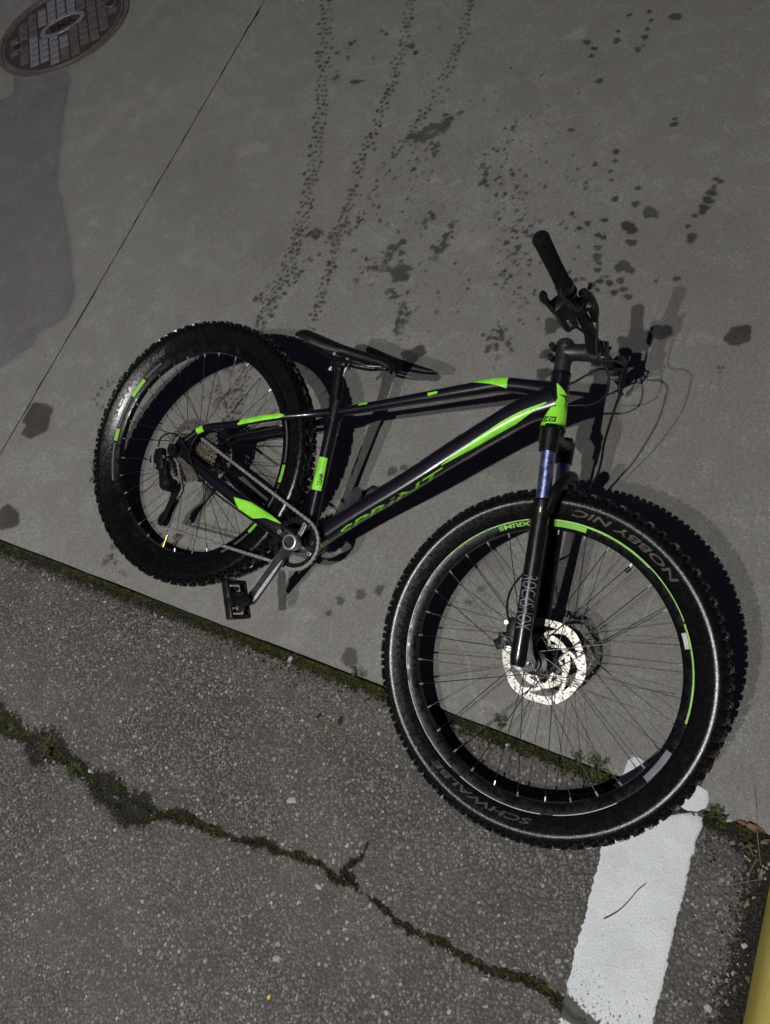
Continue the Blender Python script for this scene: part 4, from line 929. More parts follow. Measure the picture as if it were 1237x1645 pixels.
# front brake caliper on the left leg
cal = empty('front_brake_caliper', bike, STEER)
q = V3(1.005, .030, .044); ax = [np.array([.34, 0, -.94]), Yv, np.array([.94, 0, .34])]
mb = MB(); mb.box(V3(.978, .020, .042), (.064, .034, .032), ax, bev=.008); mb.box(V3(.966, -.004, .038), (.030, .028, .022), ax, bev=.005); mb.box(V3(1.005, .020, .052), (.050, .016, .018), ax, bev=.004); mb.build('body', M['black'], cal)
mb = MB(); mb.cyl(V3(.958, .034, .026), V3(.958, .034, .016), .005); mb.build('bolt', M['alu'], cal)
mb = MB(); mb.cyl(V3(.990, -.012, .026), V3(.990, -.012, .018), .005); mb.build('bolt', M['alu'], cal)
mb = MB(); mb.box(V3(.962, -.018, .034), (.024, .016, .018), [np.array([.8, 0, -.6]), Yv, np.array([.6, 0, .8])], bev=.004); mb.build('pad_fin', M['black'], cal)

# ---------------------------------------------------------------- stem, handlebar
stem = empty('stem', bike, STEER)
S0 = H0 + aV * .1685; BC = S0 + fV * .0708
mb = MB(); mb.cyl(H0 + aV * .123, H0 + aV * .150, .0180, seg=32); mb.build('spacer', M['stemgrey'], stem)
mb = MB(); mb.cyl(S0 - aV * .021, S0 + aV * .021, .0195, seg=32); mb.cyl(S0 + aV * .021, S0 + aV * .027, .0185, .015, seg=32)
mb.sphere(S0 + aV * .012, .0205, m=0); Tube([S0 + fV * .004, S0 + fV * .03, BC - fV * .010], [.0195, .0180, .0195], [.0195, .0185, .0200], n=16).geo(mb, 24)
mb.build('body', M['stemgrey'], stem)
for k in (-1, 1):
    mb = MB(); mb.cyl(S0 - fV * .026 + aV * .012 * k - Yv * .014, S0 - fV * .026 + aV * .012 * k + Yv * .014, .0072, seg=18); mb.cyl(S0 - fV * .026 + aV * .012 * k - Yv * .014, S0 - fV * .026 + aV * .012 * k - Yv * .0165, .004, seg=12, m=1); mb.build('clamp_bolt', [M['matte'], M['anod']], stem)
mb = MB(); mb.cyl(BC - Yv * .024, BC + Yv * .024, .0215, seg=32); mb.box(BC + fV * .013, (.018, .046, .040), [fV, Yv, aV], bev=.006); mb.build('face_plate', M['stemgrey'], stem)
for s in (-1, 1):
    for k in (-1, 1):
        mb = MB(); mb.cyl(BC + fV * .020 + Yv * s * .016 + aV * k * .016, BC + fV * .0245 + Yv * s * .016 + aV * k * .016, .0035, seg=12); mb.build('bolt', M['anod'], stem)

hb = empty('handlebar', bike, STEER)
GE = V3(.8228, .6807); bars = {}
for s in (-1, 1):
    E_ = GE + Yv * s * .4103
    mid = lambda t, dz=0.0, dx=0.0: BC + (E_ - BC) * t + aV * dz + fV * dx
    path = [BC, mid(.08, -.002), mid(.20, .004, .003), mid(.36, .004, .003), mid(.6, 0, .001), E_]
    bars[s] = Tube(path, [.0157, .0155, .0125, .0112, .0111, .0111], n=60)
mb = MB(); bars[-1].geo(mb, 20); bars[1].geo(mb, 20); mb.build('bar', M['matte'], hb)
def bat(s, t, da=0.0, df=0.0, dy=0.0):
    b = bars[s]; i = int(round(t * (b.n - 1))); return b.C[i] + aV * da + fV * df + Yv * dy * s
for s in (-1, 1):
    b = bars[s]; g = Tube([bat(s, .665), bat(s, .68), bat(s, .8), bat(s, .97), bat(s, 1.0)], [.0150, .0140, .0132, .0138, .0150], n=70)
    mb = MB(); seg = 24
    P = np.array([[g.at(i / 69, 2 * np.pi * j / seg, .0006 * math.sin(i * 1.9) * (1 if 4 < i < 62 else 0)) for j in range(seg)] for i in range(70)]); mb.grid(P, closed_v=True); mb.add(P[0], [tuple(range(seg))]); mb.add(P[-1], [tuple(range(seg))])
    gr = mb.build('grip', M['grip'], hb)
    e = bat(s, 1.0); d0 = (bat(s, 1.0) - bat(s, .9)); d0 /= np.linalg.norm(d0)
    mb = MB(); mb.cyl(e, e + d0 * .004, .0148, .0132, 24); mb.cyl(e + d0 * .004, e + d0 * .0052, .010, .009, 20); mb.build('end_plug', M['black'], gr)
    mb = MB(); mb.cyl(bat(s, .625), bat(s, .66), .0165, seg=28); mb.build('lock_ring', M['anod'], hb)
    mb = MB(); c0 = bat(s, .60); mb.cyl(c0 - d0 * .001, c0 + d0 * .004, .0170, seg=28); mb.build('ring_edge', M['anod'], hb)
    # brake lever: clamp, master cylinder, blade
    lev = empty('brake_lever', hb)
    mb = MB(); mb.cyl(bat(s, .43), bat(s, .47), .0172, seg=24); Tube([bat(s, .30, .004, .018), bat(s, .36, .010, .021), bat(s, .46, .013, .022), bat(s, .55, .010, .020)], [.007, .0100, .0112, .0090], n=20, ref=aV).geo(mb, 18)
    mb.box(bat(s, .45, .003, .018), (.028, .024, .020), [fV, Yv, aV], bev=.005); mb.build('master_cylinder', M['black'], lev)
    mb = MB(); Tube([bat(s, .50, .000, .020), bat(s, .55, -.020, .018), bat(s, .66, -.034, .012), bat(s, .76, -.040, .010), bat(s, .82, -.040, .014)], [.0035, .0032, .0032, .0035, .004], [.0065, .0055, .0050, .0050, .0052], n=40, ref=fV).geo(mb, 14); mb.build('lever_blade', M['anod'], lev)
    mb = MB(); mb.cyl(bat(s, .53, .020, .028), bat(s, .53, .030, .030), .004, .004, 12); mb.build('bleed_screw', M['anod'], lev)
    if s < 0:   # trigger shifter under the right grip, its thumb paddle curling out
        shf = empty('shifter', hb)
        mb = MB(); bx = (bat(s, .6) - bat(s, .4)); bx /= np.linalg.norm(bx); n1 = -aV * .72 - fV * .70; n1 -= bx * (n1 @ bx); n1 /= np.linalg.norm(n1); n2 = np.cross(bx, n1)
        mb.box(bat(s, .51) + n1 * .026, (.074, .032, .030), [bx, n1, n2], bev=.010); mb.box(bat(s, .43) + n1 * .028, (.048, .030, .028), [bx, n1, n2], bev=.009); mb.cyl(bat(s, .345) + n1 * .020, bat(s, .36) + n1 * .020, .0068, seg=16); mb.build('body', M['black'], shf)
        mb = MB(); Tube([bat(s, .46) + n1 * .033, bat(s, .54) + n1 * .036, bat(s, .62) + n1 * .039, bat(s, .69) + n1 * .041, bat(s, .72) + n1 * .036], [.007, .007, .0065, .0065, .004], [.009, .009, .010, .012, .008], n=30, ref=n1).geo(mb, 14); mb.build('thumb_paddle', M['black'], shf)
        mb = MB(); mb.box(bat(s, .55) + n1 * .016 - n2 * .002, (.030, .010, .026), [bx, n1, n2], bev=.003); mb.build('clamp_band', M['anod'], shf)
        mb = MB(); mb.box(bat(s, .46) + n1 * .030 + n2 * .018, (.024, .005, .002), [bx, n1, n2]); mb.build('label_plate', M['letter'], shf)

# ---------------------------------------------------------------- saddle and seat post
mb = MB(); ST, SB = V3(.290, .378), V3(.345, .249)
sp_ = empty('seat_post', bike); mb.cyl(SB, ST, .0137, seg=28); mb.build('post', M['black'], sp_)
mb = MB(); mb.box(V3(.287, .385), (.046, .036, .020), [np.array([.985, 0, .17]), Yv, np.array([-.17, 0, .985])], bev=.006); mb.box(V3(.286, .372), (.032, .03, .014), bev=.005); mb.build('clamp_head', M['anod'], sp_)
for dx in (-.021, .021):
    mb = MB(); mb.cyl(V3(.288 + dx, .360), V3(.286 + dx, .402), .0032, seg=12); mb.cyl(V3(.288 + dx, .356), V3(.288 + dx, .362), .0055, seg=12); mb.cyl(V3(.286 + dx, .398) - Yv * .012, V3(.286 + dx, .398) + Yv * .012, .0045, seg=12); mb.build('clamp_bolt', M['alu'], sp_)
sad = empty('saddle', bike)
L0, L1 = .150, .428
xs = np.linspace(0, 1, 34); rows = []
for k in xs:
    x = L0 + (L1 - L0) * k
    w = np.interp(k, [0, .03, .10, .22, .38, .55, .75, .93, .98, 1], [.034, .050, .060, .060, .046, .029, .022, .0185, .014, .006])
    zt = np.interp(k, [0, .06, .2, .45, .7, .9, 1.0], [.414, .421, .422, .424, .431, .436, .430])
    dp = np.interp(k, [0, .05, .2, .5, .8, 1.0], [.010, .020, .026, .022, .020, .012]); row = []
    for j in range(20):
        a = 2 * math.pi * j / 20; cy, sz = math.cos(a), math.sin(a)
        y = w * math.copysign(abs(cy) ** .8, cy); z = zt - (.018 * (abs(cy) ** 2.2) * min(1, w / .05)) if sz >= 0 else zt - dp * abs(sz) ** .55 - .018 * (abs(cy) ** 2.2) * min(1, w / .05) + .004 * (1 - abs(cy))
        z += (.004 * sz if sz > 0 else 0); row.append((x, y, z))
    rows.append(row)
mb = MB(); P = np.array(rows); mb.grid(P, closed_v=True); mb.add(P[0], [tuple(range(20))]); mb.add(P[-1], [tuple(range(20))]); mb.build('cover', M['saddle'], sad, angle=60)
mb = MB()
for s in (-1, 1):
    mb = MB(); Tube([V3(.178, .398, s * .034), V3(.200, .391, s * .026), V3(.235, .388, s * .022), V3(.335, .396, s * .022), V3(.380, .408, s * .015), V3(.402, .418, s * .008)], .0035, n=40).geo(mb, 10); mb.build('rail', M['anod'], sad)
mb = MB(); mb.box(V3(.400, .416), (.034, .020, .010), [np.array([.96, 0, .26]), Yv, np.array([-.26, 0, .96])], bev=.003); mb.build('nose_bracket', M['black'], sad)

# ---------------------------------------------------------------- cranks, pedals, chain
cr = empty('crankset', bike); CA = 4.5812; cD = np.array([math.cos(CA), 0, math.sin(CA)]); cN = np.array([-cD[2], 0, cD[0]])
def ringmask(r, a):
    R = .066; n = 32; tooth = (r < R - .0045) | (np.abs(((a / (2 * np.pi) * n) % 1) - .5) < .27)
    sp4 = np.abs((((a - CA + .72) / (2 * np.pi) * 4) % 1) - .5) < (.055 + .10 * np.clip((r - .035) / .02, 0, 1)); return tooth & ((r > .049) | (sp4 & (r > .03)))
polar(ringmask, .028, .066, 16, 32 * 8, .0028, BB, -.0485).build('chainring', M['anod'], cr, smooth=False)
for k in range(4):
    a = CA - .72 + (k + .5) * math.pi / 2; d = np.array([math.cos(a), 0, math.sin(a)])
    mb = MB(); mb.box(BB + d * .032 - Yv * .053, (.048, .007, .014), [d, Yv, np.array([-d[2], 0, d[0]])], bev=.0025); mb.build('spider_arm', M['crank'], cr)
    mb = MB(); q = BB + d * .0505; mb.cyl(q - Yv * .050, q - Yv * .0575, .0048, seg=16); mb.cyl(q - Yv * .0575, q - Yv * .0578, .0028, seg=12, m=1); mb.build('chainring_bolt', [M['alu'], M['ink']], cr)
    if k == 2:
        e = np.array([-d[2], 0, d[0]]); mb = MB(); text_on(mb, 'SRAM', lambda u, v: BB + d * (.022 + .022 * u) + e * (-.003 + .006 * v) - Yv * .0569); mb.build('lettering', M['white'], cr, smooth=False)
def arm(s, y0, y1):
    """crank arm: hexagonal section, chamfered outer edges"""
    mb = MB(); D = cD * (1 if s < 0 else -1); W = np.array([-D[2], 0, D[0]]); rows = []
    for t, w, th, dy in ((.010, .0150, .008, 0), (.03, .0135, .0085, .001), (.08, .0130, .0085, .004), (.13, .0130, .0082, .008), (.160, .0135, .0078, .010), (.176, .0125, .0070, .0105), (.184, .007, .006, .0105)):
        c = BB + D * t + Yv * s * (y0 + dy); th = th
        rows.append([c + W * w * x + Yv * s * th * z for x, z in ((-1, -.9), (-1, .35), (-.52, 1), (.52, 1), (1, .35), (1, -.9))])
    P = np.array(rows); mb.grid(P, closed_v=True); mb.add(P[0], [tuple(range(6))]); mb.add(P[-1], [tuple(range(6))])
    a = mb.build('crank_arm', M['crank'], cr, angle=20); return D, W, a
for s in (-1, 1):
    D, W, a_ = arm(s, .069 if s < 0 else .066, 0)
    mb = MB(); revolve(mb, [(s * .055, .0195), (s * .074, .0205), (s * .0790, .0185), (s * .0795, .0150), (s * .070, .0142), (s * .055, .0142)], BB, 40); mb.build('axle_ring', M['alu'] if s < 0 else M['crank'], cr)
    mb = MB(); mb.cyl(BB + Yv * s * .055, BB + Yv * s * .0735, .0143, seg=28); mb.build('axle_end', M['ink'], cr)
    if s < 0:
        for side in (-1, 1):      # polished bevels, their highlight painted on as pale strips
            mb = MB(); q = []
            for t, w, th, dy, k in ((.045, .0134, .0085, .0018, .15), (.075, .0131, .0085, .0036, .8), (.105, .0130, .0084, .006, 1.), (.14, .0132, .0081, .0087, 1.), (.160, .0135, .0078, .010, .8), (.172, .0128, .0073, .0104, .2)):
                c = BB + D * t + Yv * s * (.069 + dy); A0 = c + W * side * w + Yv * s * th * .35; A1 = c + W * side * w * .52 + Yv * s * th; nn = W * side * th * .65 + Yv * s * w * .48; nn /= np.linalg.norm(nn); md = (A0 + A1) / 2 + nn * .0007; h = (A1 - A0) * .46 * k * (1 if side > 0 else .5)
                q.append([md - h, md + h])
            mb.grid(np.array(q)); mb.build('polished_highlight', M['polish'], cr)
    # pedal: axle, centre body, cage
    pc = BB + D * (.1725 if s < 0 else .163); pd = empty('pedal', bike)
    y0 = s * .084
    mb = MB(); mb.cyl(pc + Yv * s * .078, pc + Yv * s * .105, .0085, seg=20); mb.cyl(pc + Yv * s * .105, pc + Yv * s * .172, .0135, .0105, seg=24); mb.build('spindle', M['black'], pd)
    e = np.array([.66, 0, -.75]) if s < 0 else np.array([.56, 0, .83]); nrm = np.array([-e[2], 0, e[0]])
    mb = MB(); mb.box(pc + Yv * s * .138, (.036, .062, .020), [e, Yv, nrm], bev=.005); mb.build('centre_body', M['anod'], pd)
    mb = MB()
    for k in (-1, 1):
        mb.box(pc + Yv * s * .136 + e * k * .041, (.009, .072, .018), [e, Yv, nrm], bev=.002)
        mb.box(pc + Yv * s * (.136 + .034) + e * k * .023, (.040, .008, .017), [e, Yv, nrm], bev=.002); mb.box(pc + Yv * s * (.136 - .034) + e * k * .023, (.040, .008, .017), [e, Yv, nrm], bev=.002)
    mb.build('cage', M['black'], pd)
    for k in (-1, 1):
        mb = MB(); mb.box(pc + Yv * s * .138 + e * k * .022 + nrm * k * .009, (.012, .030, .008), [e, Yv, nrm], bev=.003); mb.cyl(pc + Yv * s * .138 + e * k * .026 - Yv * .012, pc + Yv * s * .138 + e * k * .026 + Yv * .012, .005, seg=12)
        mb.build('clip_jaw', M['rustjaw'] if s < 0 else M['anod'], pd)

# derailleur
PU, PL = V3(.030, -.108, -.0415), V3(.034, -.200, -.0430); UR, LR = .0185, .0195
der = empty('rear_derailleur', bike)
mb = MB(); mb.cyl(V3(-.006, -.014, -.070), V3(-.006, -.014, -.090), .0165, .0150, 28); mb.cyl(V3(-.006, -.014, -.090), V3(-.006, -.014, -.093), .009, .008, 20); mb.build('mounting_knuckle', M['black'], der)
mb = MB(); mb.cyl(V3(-.024, -.044, -.084), V3(-.024, -.044, -.089), .0048, seg=16); mb.build('limit_screw', M['alu'], der)
mb = MB(); mb.cyl(V3(-.052, -.032, -.086), V3(-.052, -.032, -.090), .0045, seg=16); mb.build('cable_bolt', M['alu'], der)
ax1 = np.array([.60, 0, -.80]); ax2 = np.array([.80, 0, .60])
mb = MB(); mb.box(V3(-.030, -.054, -.082), (.060, .020, .026), [ax1, Yv, ax2], bev=.006); mb.box(V3(-.004, -.080, -.076), (.058, .022, .028), [ax1, Yv, ax2], bev=.007); mb.box(V3(-.048, -.048, -.084), (.036, .012, .014), [np.array([.25, 0, -.97]), Yv, np.array([.97, 0, .25])], bev=.004)
mb.box(V3(-.055, -.066, -.080), (.020, .014, .016), [np.array([.3, 0, -.95]), Yv, np.array([.95, 0, .3])], bev=.003); mb.build('parallelogram', M['black'], der)
mb = MB(); mb.box(V3(-.044, -.074, -.089), (.040, .002, .007), [np.array([.55, 0, -.83]), Yv, np.array([.83, 0, .55])]); mb.build('bright_edge', M['letter'], der)
mb = MB(); mb.cyl(V3(.022, -.103, -.055), V3(.022, -.103, -.088), .0185, .0170, 28); mb.box(V3(.012, -.098, -.076), (.034, .026, .030), [ax1, Yv, ax2], bev=.007); mb.build('lower_knuckle', M['black'], der)
for y_ in (-.0345, -.0505):
    mb = MB(); d = PL - PU; d = d / np.linalg.norm(d); W = np.array([-d[2], 0, d[0]]); q = []
    pts = [(PU - d * .014, .010), (PU, .013), (PU + d * .03 + W * .004, .0085), (PU + d * .065 + W * .003, .0075), (PL - d * .008, .013), (PL + d * .006, .0125), (PL + d * .015, .006)]
    rowsA = [[(c + W * w * k) * np.array([1, 0, 1]) + Yv * yy for k, yy in ((-1, y_ - .0012), (1, y_ - .0012), (1, y_ + .0012), (-1, y_ + .0012))] for c, w in pts]
    P = np.array(rowsA); mb.grid(P, closed_v=True); mb.add(P[0], [(0, 1, 2, 3)]); mb.add(P[-1], [(0, 1, 2, 3)]); mb.build('cage_plate', M['black'], der)
for c, R in ((PU, UR), (PL, LR)):
    def pm(r, a, R=R): return (r < R - .003) | (np.abs(((a / (2 * np.pi) * 13) % 1) - .5) < .25)
    w = polar(pm, .004, R, 8, 13 * 6, .003, c, c[1]).build('jockey_wheel', M['black'], der, smooth=False)
    mb = MB(); mb.cyl(c - Yv * .010, c + Yv * .010, .0045, seg=14); mb.build('wheel_bolt', M['anod'], w)
# chain: outer path of links
RC, RG, yc, yg = .0640, .0470, -.0485, -.0425
pts = []
cg = np.array([0, yg, 0]); cb = BB + Yv * yc
def arc(c, r, a0, a1, n, y0, y1): return [np.array([c[0] + r * math.cos(a), y0 + (y1 - y0) * k / (n - 1), c[2] + r * math.sin(a)]) for k, a in enumerate(np.linspace(a0, a1, n))]
tb_ = math.atan2(cb[2], cb[0]); L_ = math.hypot(cb[0], cb[2]); ph_ = math.acos((RG - RC) / L_); up = tb_ + ph_
pts += arc(cb, RC, up, up - math.pi * 1.02, 24, yc, yc)                       # round the chainring, top to bottom
pts += arc(PL, LR - .002, rad(-75), rad(-195), 8, PL[1], PL[1]) ; pts += arc(PU, UR - .002, rad(-20), rad(65), 6, PU[1], PU[1])
pts += arc(cg, RG, rad(-100), up - 2 * math.pi, 22, yg, yg); pts.append(pts[0].copy())
P = np.array(pts); seg_ = np.linalg.norm(np.diff(P, axis=0), axis=1); cum = np.concatenate([[0], np.cumsum(seg_)]); nl = int(cum[-1] / .0127)
Q = np.array([[np.interp(k * cum[-1] / nl, cum, P[:, j]) for j in range(3)] for k in range(nl)])
mb = MB()
for i in range(nl):
    a, b = Q[i], Q[(i + 1) % nl]; d = b - a; L = np.linalg.norm(d); d = d / L; W = np.cross(Yv, d); W /= np.linalg.norm(W); w = .0034 if i % 2 else .0027
    for y_, k in ((1, 1), (-1, 1)):
        oy = Yv * y_ * (w - .0005)
        for t0, t1, hw in ((-.0035, .0, .0040), (0, L / 2, .0), (0, 0, 0)):
            pass
        sec = [(-.0040, .0018), (-.002, .0040), (.002, .0040), (L / 2, .0027), (L - .002, .0040), (L + .002, .0040), (L + .0040, .0018)]
        V = []; 
        for yy in (0, 1):
            for t, h in sec: V.append(a + d * t + W * h + oy + Yv * y_ * .0009 * yy)
            for t, h in sec[::-1]: V.append(a + d * t - W * h + oy + Yv * y_ * .0009 * yy)
        n = len(sec) * 2; mb.add(V, [tuple(range(n)), tuple(range(n, 2 * n))] + [(j, (j + 1) % n, n + (j + 1) % n, n + j) for j in range(n)])
    mb.cyl(a - Yv * .0040, a + Yv * .0040, .0034, seg=8)
mb.build('chain', M['chain'], bike, smooth=False)

# ---------------------------------------------------------------- cables
def cable(name, pts, r=.0024, mat='cable', n=60):
    mb = MB(); Tube(pts, r, n=n, ref=(.3, -1, .2)).geo(mb, 8); return mb.build(name, M[mat], bike)
cable('shift_cable', [V3(-.052, -.030, -.088), V3(-.060, -.006, -.086), V3(-.048, .014, -.083), V3(-.016, .024, -.080), V3(.022, .012, -.080), V3(.056, -.010, -.080), V3(.097, -.038, -.078), V3(.150, -.052, -.071), V3(.23, -.060, -.064), V3(.34, -.066, -.056), V3(.40, -.072, -.045), V3(.43, -.078, -.030)])
sM = np.array(STEER)
def st(p): q = sM @ np.append(p, 1.0); return q[:3]
shp = st(bat(-1, .345) + (-aV * .72 - fV * .70) * .020)
cable('gear_cable', [shp, st(bat(-1, .22, -.020, .012)), V3(.886, .622, -.012), V3(.912, .588, .0), V3(.918, .560, .0), V3(.902, .534, .0), V3(.872, .518, .0), V3(.850, .508, .0)], .0026)
cable('rear_brake_hose', [st(bat(1, .30, .006, .022)), st(bat(1, .14, -.004, .036)), V3(.892, .618, .016), V3(.878, .606, .0), V3(.860, .584, .0), V3(.840, .557, .0), V3(.825, .545, .0)], .0025)
mid_h = [st(bat(-1, .30, .006, .022)), V3(.905, .602, -.102), V3(.931, .612, -.098), V3(.949, .608, -.098), V3(.964, .574, -.110), V3(.979, .510, -.128), V3(.981, .465, -.090), V3(.979, .430, -.010), V3(.972, .402, .055), V3(.965, .372, .084), V3(.955, .33, .094), V3(.955, .25, .092), V3(.960, .19, .088), V3(.930, .135, .060), V3(.928, .085, .052), V3(.945, .050, .046), V3(.960, .034, .044)]
cable('front_brake_hose', mid_h, .0026, n=140)
mb = MB(); mb.box(st(T_lo + np.array([.006, .088, -.01])), (.014, .010, .016), bev=.003); mb.build('hose_guide', M['black'], bike)

# ================================================================== SMALL THINGS ON THE GROUND
def gz(P):
    s, d = sd(np.array([P])); return 0.0 if d[0] < 0 else float(asph_z(np.array([P]))[0])
def stick(name, px, r, mat, label, cat, group=None, lift=.0025):
    P = [G(*q) for q in px]; C = [(p[0], p[1], gz(p) + lift + .0015 * rng.random()) for p in P]
    mb = MB(); Tube(crom(C, 14), np.linspace(r, r * .6, 14), n=20, ref=(0, 0, 1)).geo(mb, 7); o = mb.build(name, M[mat]); return tag(o, label, cat, group)
stick('twig', [(970, 1476), (992, 1464), (1010, 1447), (1024, 1430), (1037, 1420)], .0012, 'twig', 'curved dry twig lying on the white parking line', 'twig', lift=.0065)
stick('pine_needle', [(505, 1158), (530, 1168), (566, 1180)], .0007, 'needle', 'dry pine needle beside two dark bark bits on the asphalt', 'pine needle')
stick('pine_needle', [(508, 1190), (535, 1212), (565, 1236)], .0007, 'needle', 'long dry pine needle slanting below the bark bits', 'pine needle')
stick('pine_needle', [(528, 1148), (528, 1175), (529, 1200)], .0006, 'needle', 'upright pine needle between the two bark bits', 'pine needle')
stick('pine_needle', [(572, 1200), (560, 1222), (556, 1238)], .0006, 'needle', 'short pine needle crossing the long slanting one at its end', 'pine needle')
stick('pine_needle', [(580, 1428), (555, 1452), (535, 1472)], .0007, 'needle', 'pale pine needle beside the crack with its branch', 'pine needle')
stick('pine_needle', [(345, 1590), (358, 1578), (374, 1562)], .0006, 'needle', 'thin pine needle on the asphalt near the bottom edge', 'pine needle')
stick('pine_needle', [(500, 1250), (497, 1275), (492, 1300)], .0005, 'needle', 'faint pine needle pointing down between tyre and crack', 'pine needle')
stick('pine_needle', [(1211, 1262), (1214, 1300), (1218, 1345), (1222, 1390)], .0009, 'needle', 'long dry needle lying across the slab edge beside the kerb', 'pine needle', lift=.004)
stick('pine_needle', [(1216, 1380), (1205, 1400), (1200, 1420)], .0008, 'needle', 'short needle in the debris above the yellow kerb', 'pine needle', lift=.004)
stick('pine_needle', [(1175, 1421), (1200, 1416), (1228, 1412)], .0008, 'needle', 'level pine needle touching the yellow kerb', 'pine needle', lift=.004)
def lump(name, u, v, rp, mat, label, cat, flat=.5, group=None, stretch=1.0, rot=0.0):
    P = G(u, v); r = np.linalg.norm(G(u + rp, v) - P); bm = bmesh.new(); bmesh.ops.create_icosphere(bm, subdivisions=1, radius=1); rp *= .8; r = np.linalg.norm(G(u + rp, v) - P)
    mb = MB(); Vv = []
    for w in bm.verts:
        k = 1 + .9 * (float(vnoise(w.co.x * 3 + u, w.co.y * 3 + v + w.co.z * 2)) - .5); x = w.co.x * r * k * stretch; y = w.co.y * r * k
        Vv.append((P[0] + x * math.cos(rot) - y * math.sin(rot), P[1] + x * math.sin(rot) + y * math.cos(rot), gz(P) + (w.co.z * k + .7) * r * flat))
    bm.verts.index_update(); mb.add(Vv, [[w.index for w in f.verts] for f in bm.faces]); bm.free()
    return tag(mb.build(name, M[mat], smooth=False), label, cat, group)
lump('bark_bit', 546, 1157, 5, 'bark', 'upright dark bark bit on the asphalt left of the front tyre', 'bark', .5, stretch=2.2, rot=1.3)
lump('bark_bit', 512, 1150, 4, 'bark', 'smaller curled bark bit beside the upright one', 'bark', .5, stretch=1.8, rot=.6)
lump('pebble', 1138, 1619, 10, 'chip', 'largest pale grey pebble between white line and yellow kerb', 'pebble', .6)
lump('pebble', 1196, 1520, 6, 'chip', 'small angular white chip close to the yellow kerb', 'pebble', .4, stretch=1.3)
lump('pebble', 1172, 1318, 5, 'chip', 'small flat white chip beside the weed at the slab edge', 'pebble', .3, stretch=1.6)
lump('pebble', 466, 1058, 5, 'chip', 'pale stone lying on the moss seam below the pedal', 'pebble', .5, stretch=1.5, rot=1.0)
lump('pebble', 815, 1197, 3.5, 'chip', 'pale stone seen through the front wheel on the asphalt', 'pebble', .5, stretch=1.5)
lump('pebble', 143, 1238, 4, 'chip', 'pale stone caught in the moss of the crack', 'pebble', .6)
lump('pebble', 468, 1286, 6, 'chip', 'flat pale stone standing out of the asphalt left of the wheel', 'pebble', .3, stretch=1.5)
lump('pebble', 510, 1424, 5, 'chip', 'pale stone below the crack near its branch', 'pebble', .3, stretch=1.6, rot=-.6)
lump('pebble', 443, 1540, 5, 'chip', 'pale stone on the asphalt above the tiny yellow petal', 'pebble', .4, stretch=1.6, rot=.3)
lump('petal', 431, 1603, 3, 'yellow', 'tiny yellow petal on the asphalt near the bottom edge', 'petal', .4, stretch=1.6, rot=1.2)
lump('petal', 1186, 1549, 2, 'yellow', 'tiny yellow petal in the dirt by the kerb', 'petal', .5)
def dead_leaf(u, v, L, rot, label):
    P = G(u, v); l = np.linalg.norm(G(u + L, v) - P); rows = []
    for k in np.linspace(0, 1, 9):
        w = l * .20 * math.sin(math.pi * min(1, k * .92 + .06)) ** .8 * (1 + .25 * math.sin(17 * k + u)); row = []
        for j in (-1, -.5, 0, .5, 1):
            x, y = (k - .5) * l, w * j * (1 + .1 * math.sin(9 * k)); z = .003 + .25 * l * (abs(j) ** 1.5) * .5 + .10 * l * math.sin(5 * k + j * 1.5 + u)
            row.append((P[0] + x * math.cos(rot) - y * math.sin(rot), P[1] + x * math.sin(rot) + y * math.cos(rot), gz(P) + z))
        rows.append(row)
    P2 = np.array(rows); mb = MB(); mb.grid(P2); mb.grid(P2 - np.array([0, 0, .0006])); return tag(mb.build('dead_leaf', M['deadleaf']), label, 'leaf')
dead_leaf(1199, 1452, 16, .9, 'oval brown leaf on dirt between white line and kerb')
dead_leaf(1212, 1331, 30, -.45, 'long curled brown leaf along the slab edge at the right')
dead_leaf(1190, 1322, 18, -.3, 'small brown leaf beside the white chip at the slab edge')
dead_leaf(1231, 1352, 20, .2, 'reddish brown leaf at the right picture edge below the slab')
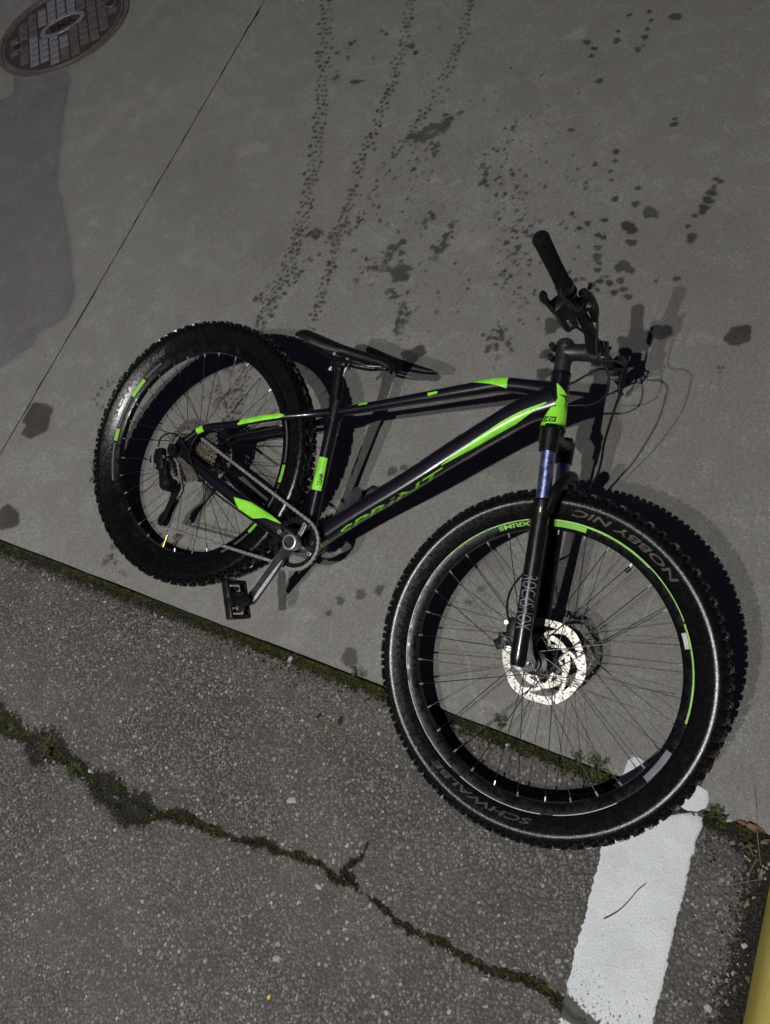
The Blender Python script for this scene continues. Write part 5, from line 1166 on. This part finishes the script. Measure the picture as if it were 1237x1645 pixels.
dead_leaf(1222, 1405, 20, 1.2, 'pale brown leaf just above the end of the yellow kerb')
def weed(u, v, rp, n, mat, label, h=1.0):
    P = G(u, v); R = np.linalg.norm(G(u + rp, v) - P); root = empty('weed'); root.location = (P[0], P[1], gz(P)); tag(root, label, 'weed')
    ms, ml = MB(), MB()
    for k in range(n):
        a = rng.random() * 6.283; rr = R * rng.uniform(.25, 1.0); zt = h * rng.uniform(.006, .020); tip = np.array([rr * math.cos(a), rr * math.sin(a), zt])
        Tube([np.zeros(3) - [0, 0, .003], tip * .5 + [0, 0, .004 * h], tip], .0004, n=6, ref=(0, 0, 1)).geo(ms, 4)
        for j in range(4):
            t = .45 + .55 * j / 3; c = tip * t + np.array([0, 0, .003 * h]); b = a + (1 if j % 2 else -1) * rng.uniform(.5, 1.3); l = rng.uniform(.003, .006); d = np.array([math.cos(b), math.sin(b), rng.uniform(-.1, .5)]); w = np.array([-math.sin(b), math.cos(b), 0]) * l * .32
            ml.add([c, c + d * l * .35 + w, c + d * l * .75 + w * .8, c + d * l, c + d * l * .75 - w * .8, c + d * l * .35 - w], [(0, 1, 2, 3, 4, 5)])
    ms.build('stem', M[mat], root); ml.build('foliage', M[mat], root, smooth=False)
weed(960, 1232, 22, 20, 'leaf', 'bright green weed in the seam seen through the front wheel', 1.2)
weed(925, 1222, 16, 12, 'leaf', 'smaller weed left of the bright one inside the wheel', 1.0)
weed(1150, 1307, 16, 18, 'leaf', 'low green weed at the slab edge right of the white line', 1.0)
weed(80, 1194, 22, 34, 'redleaf', 'reddish green weed growing in the wide end of the crack', 1.0)
weed(120, 1238, 16, 22, 'leaf', 'small green weed in the crack beside the reddish one', .8)
weed(22, 1172, 14, 14, 'leaf', 'little weed in the crack at the left picture edge', .7)
weed(805, 1160, 14, 12, 'leaf', 'weed in the moss seam near the brake rotor', .7)
weed(575, 1085, 14, 12, 'leaf', 'weed in the moss seam just left of the front tyre', .6)
weed(1200, 1365, 14, 10, 'redleaf', 'withered weed among leaves above the yellow kerb', .8)
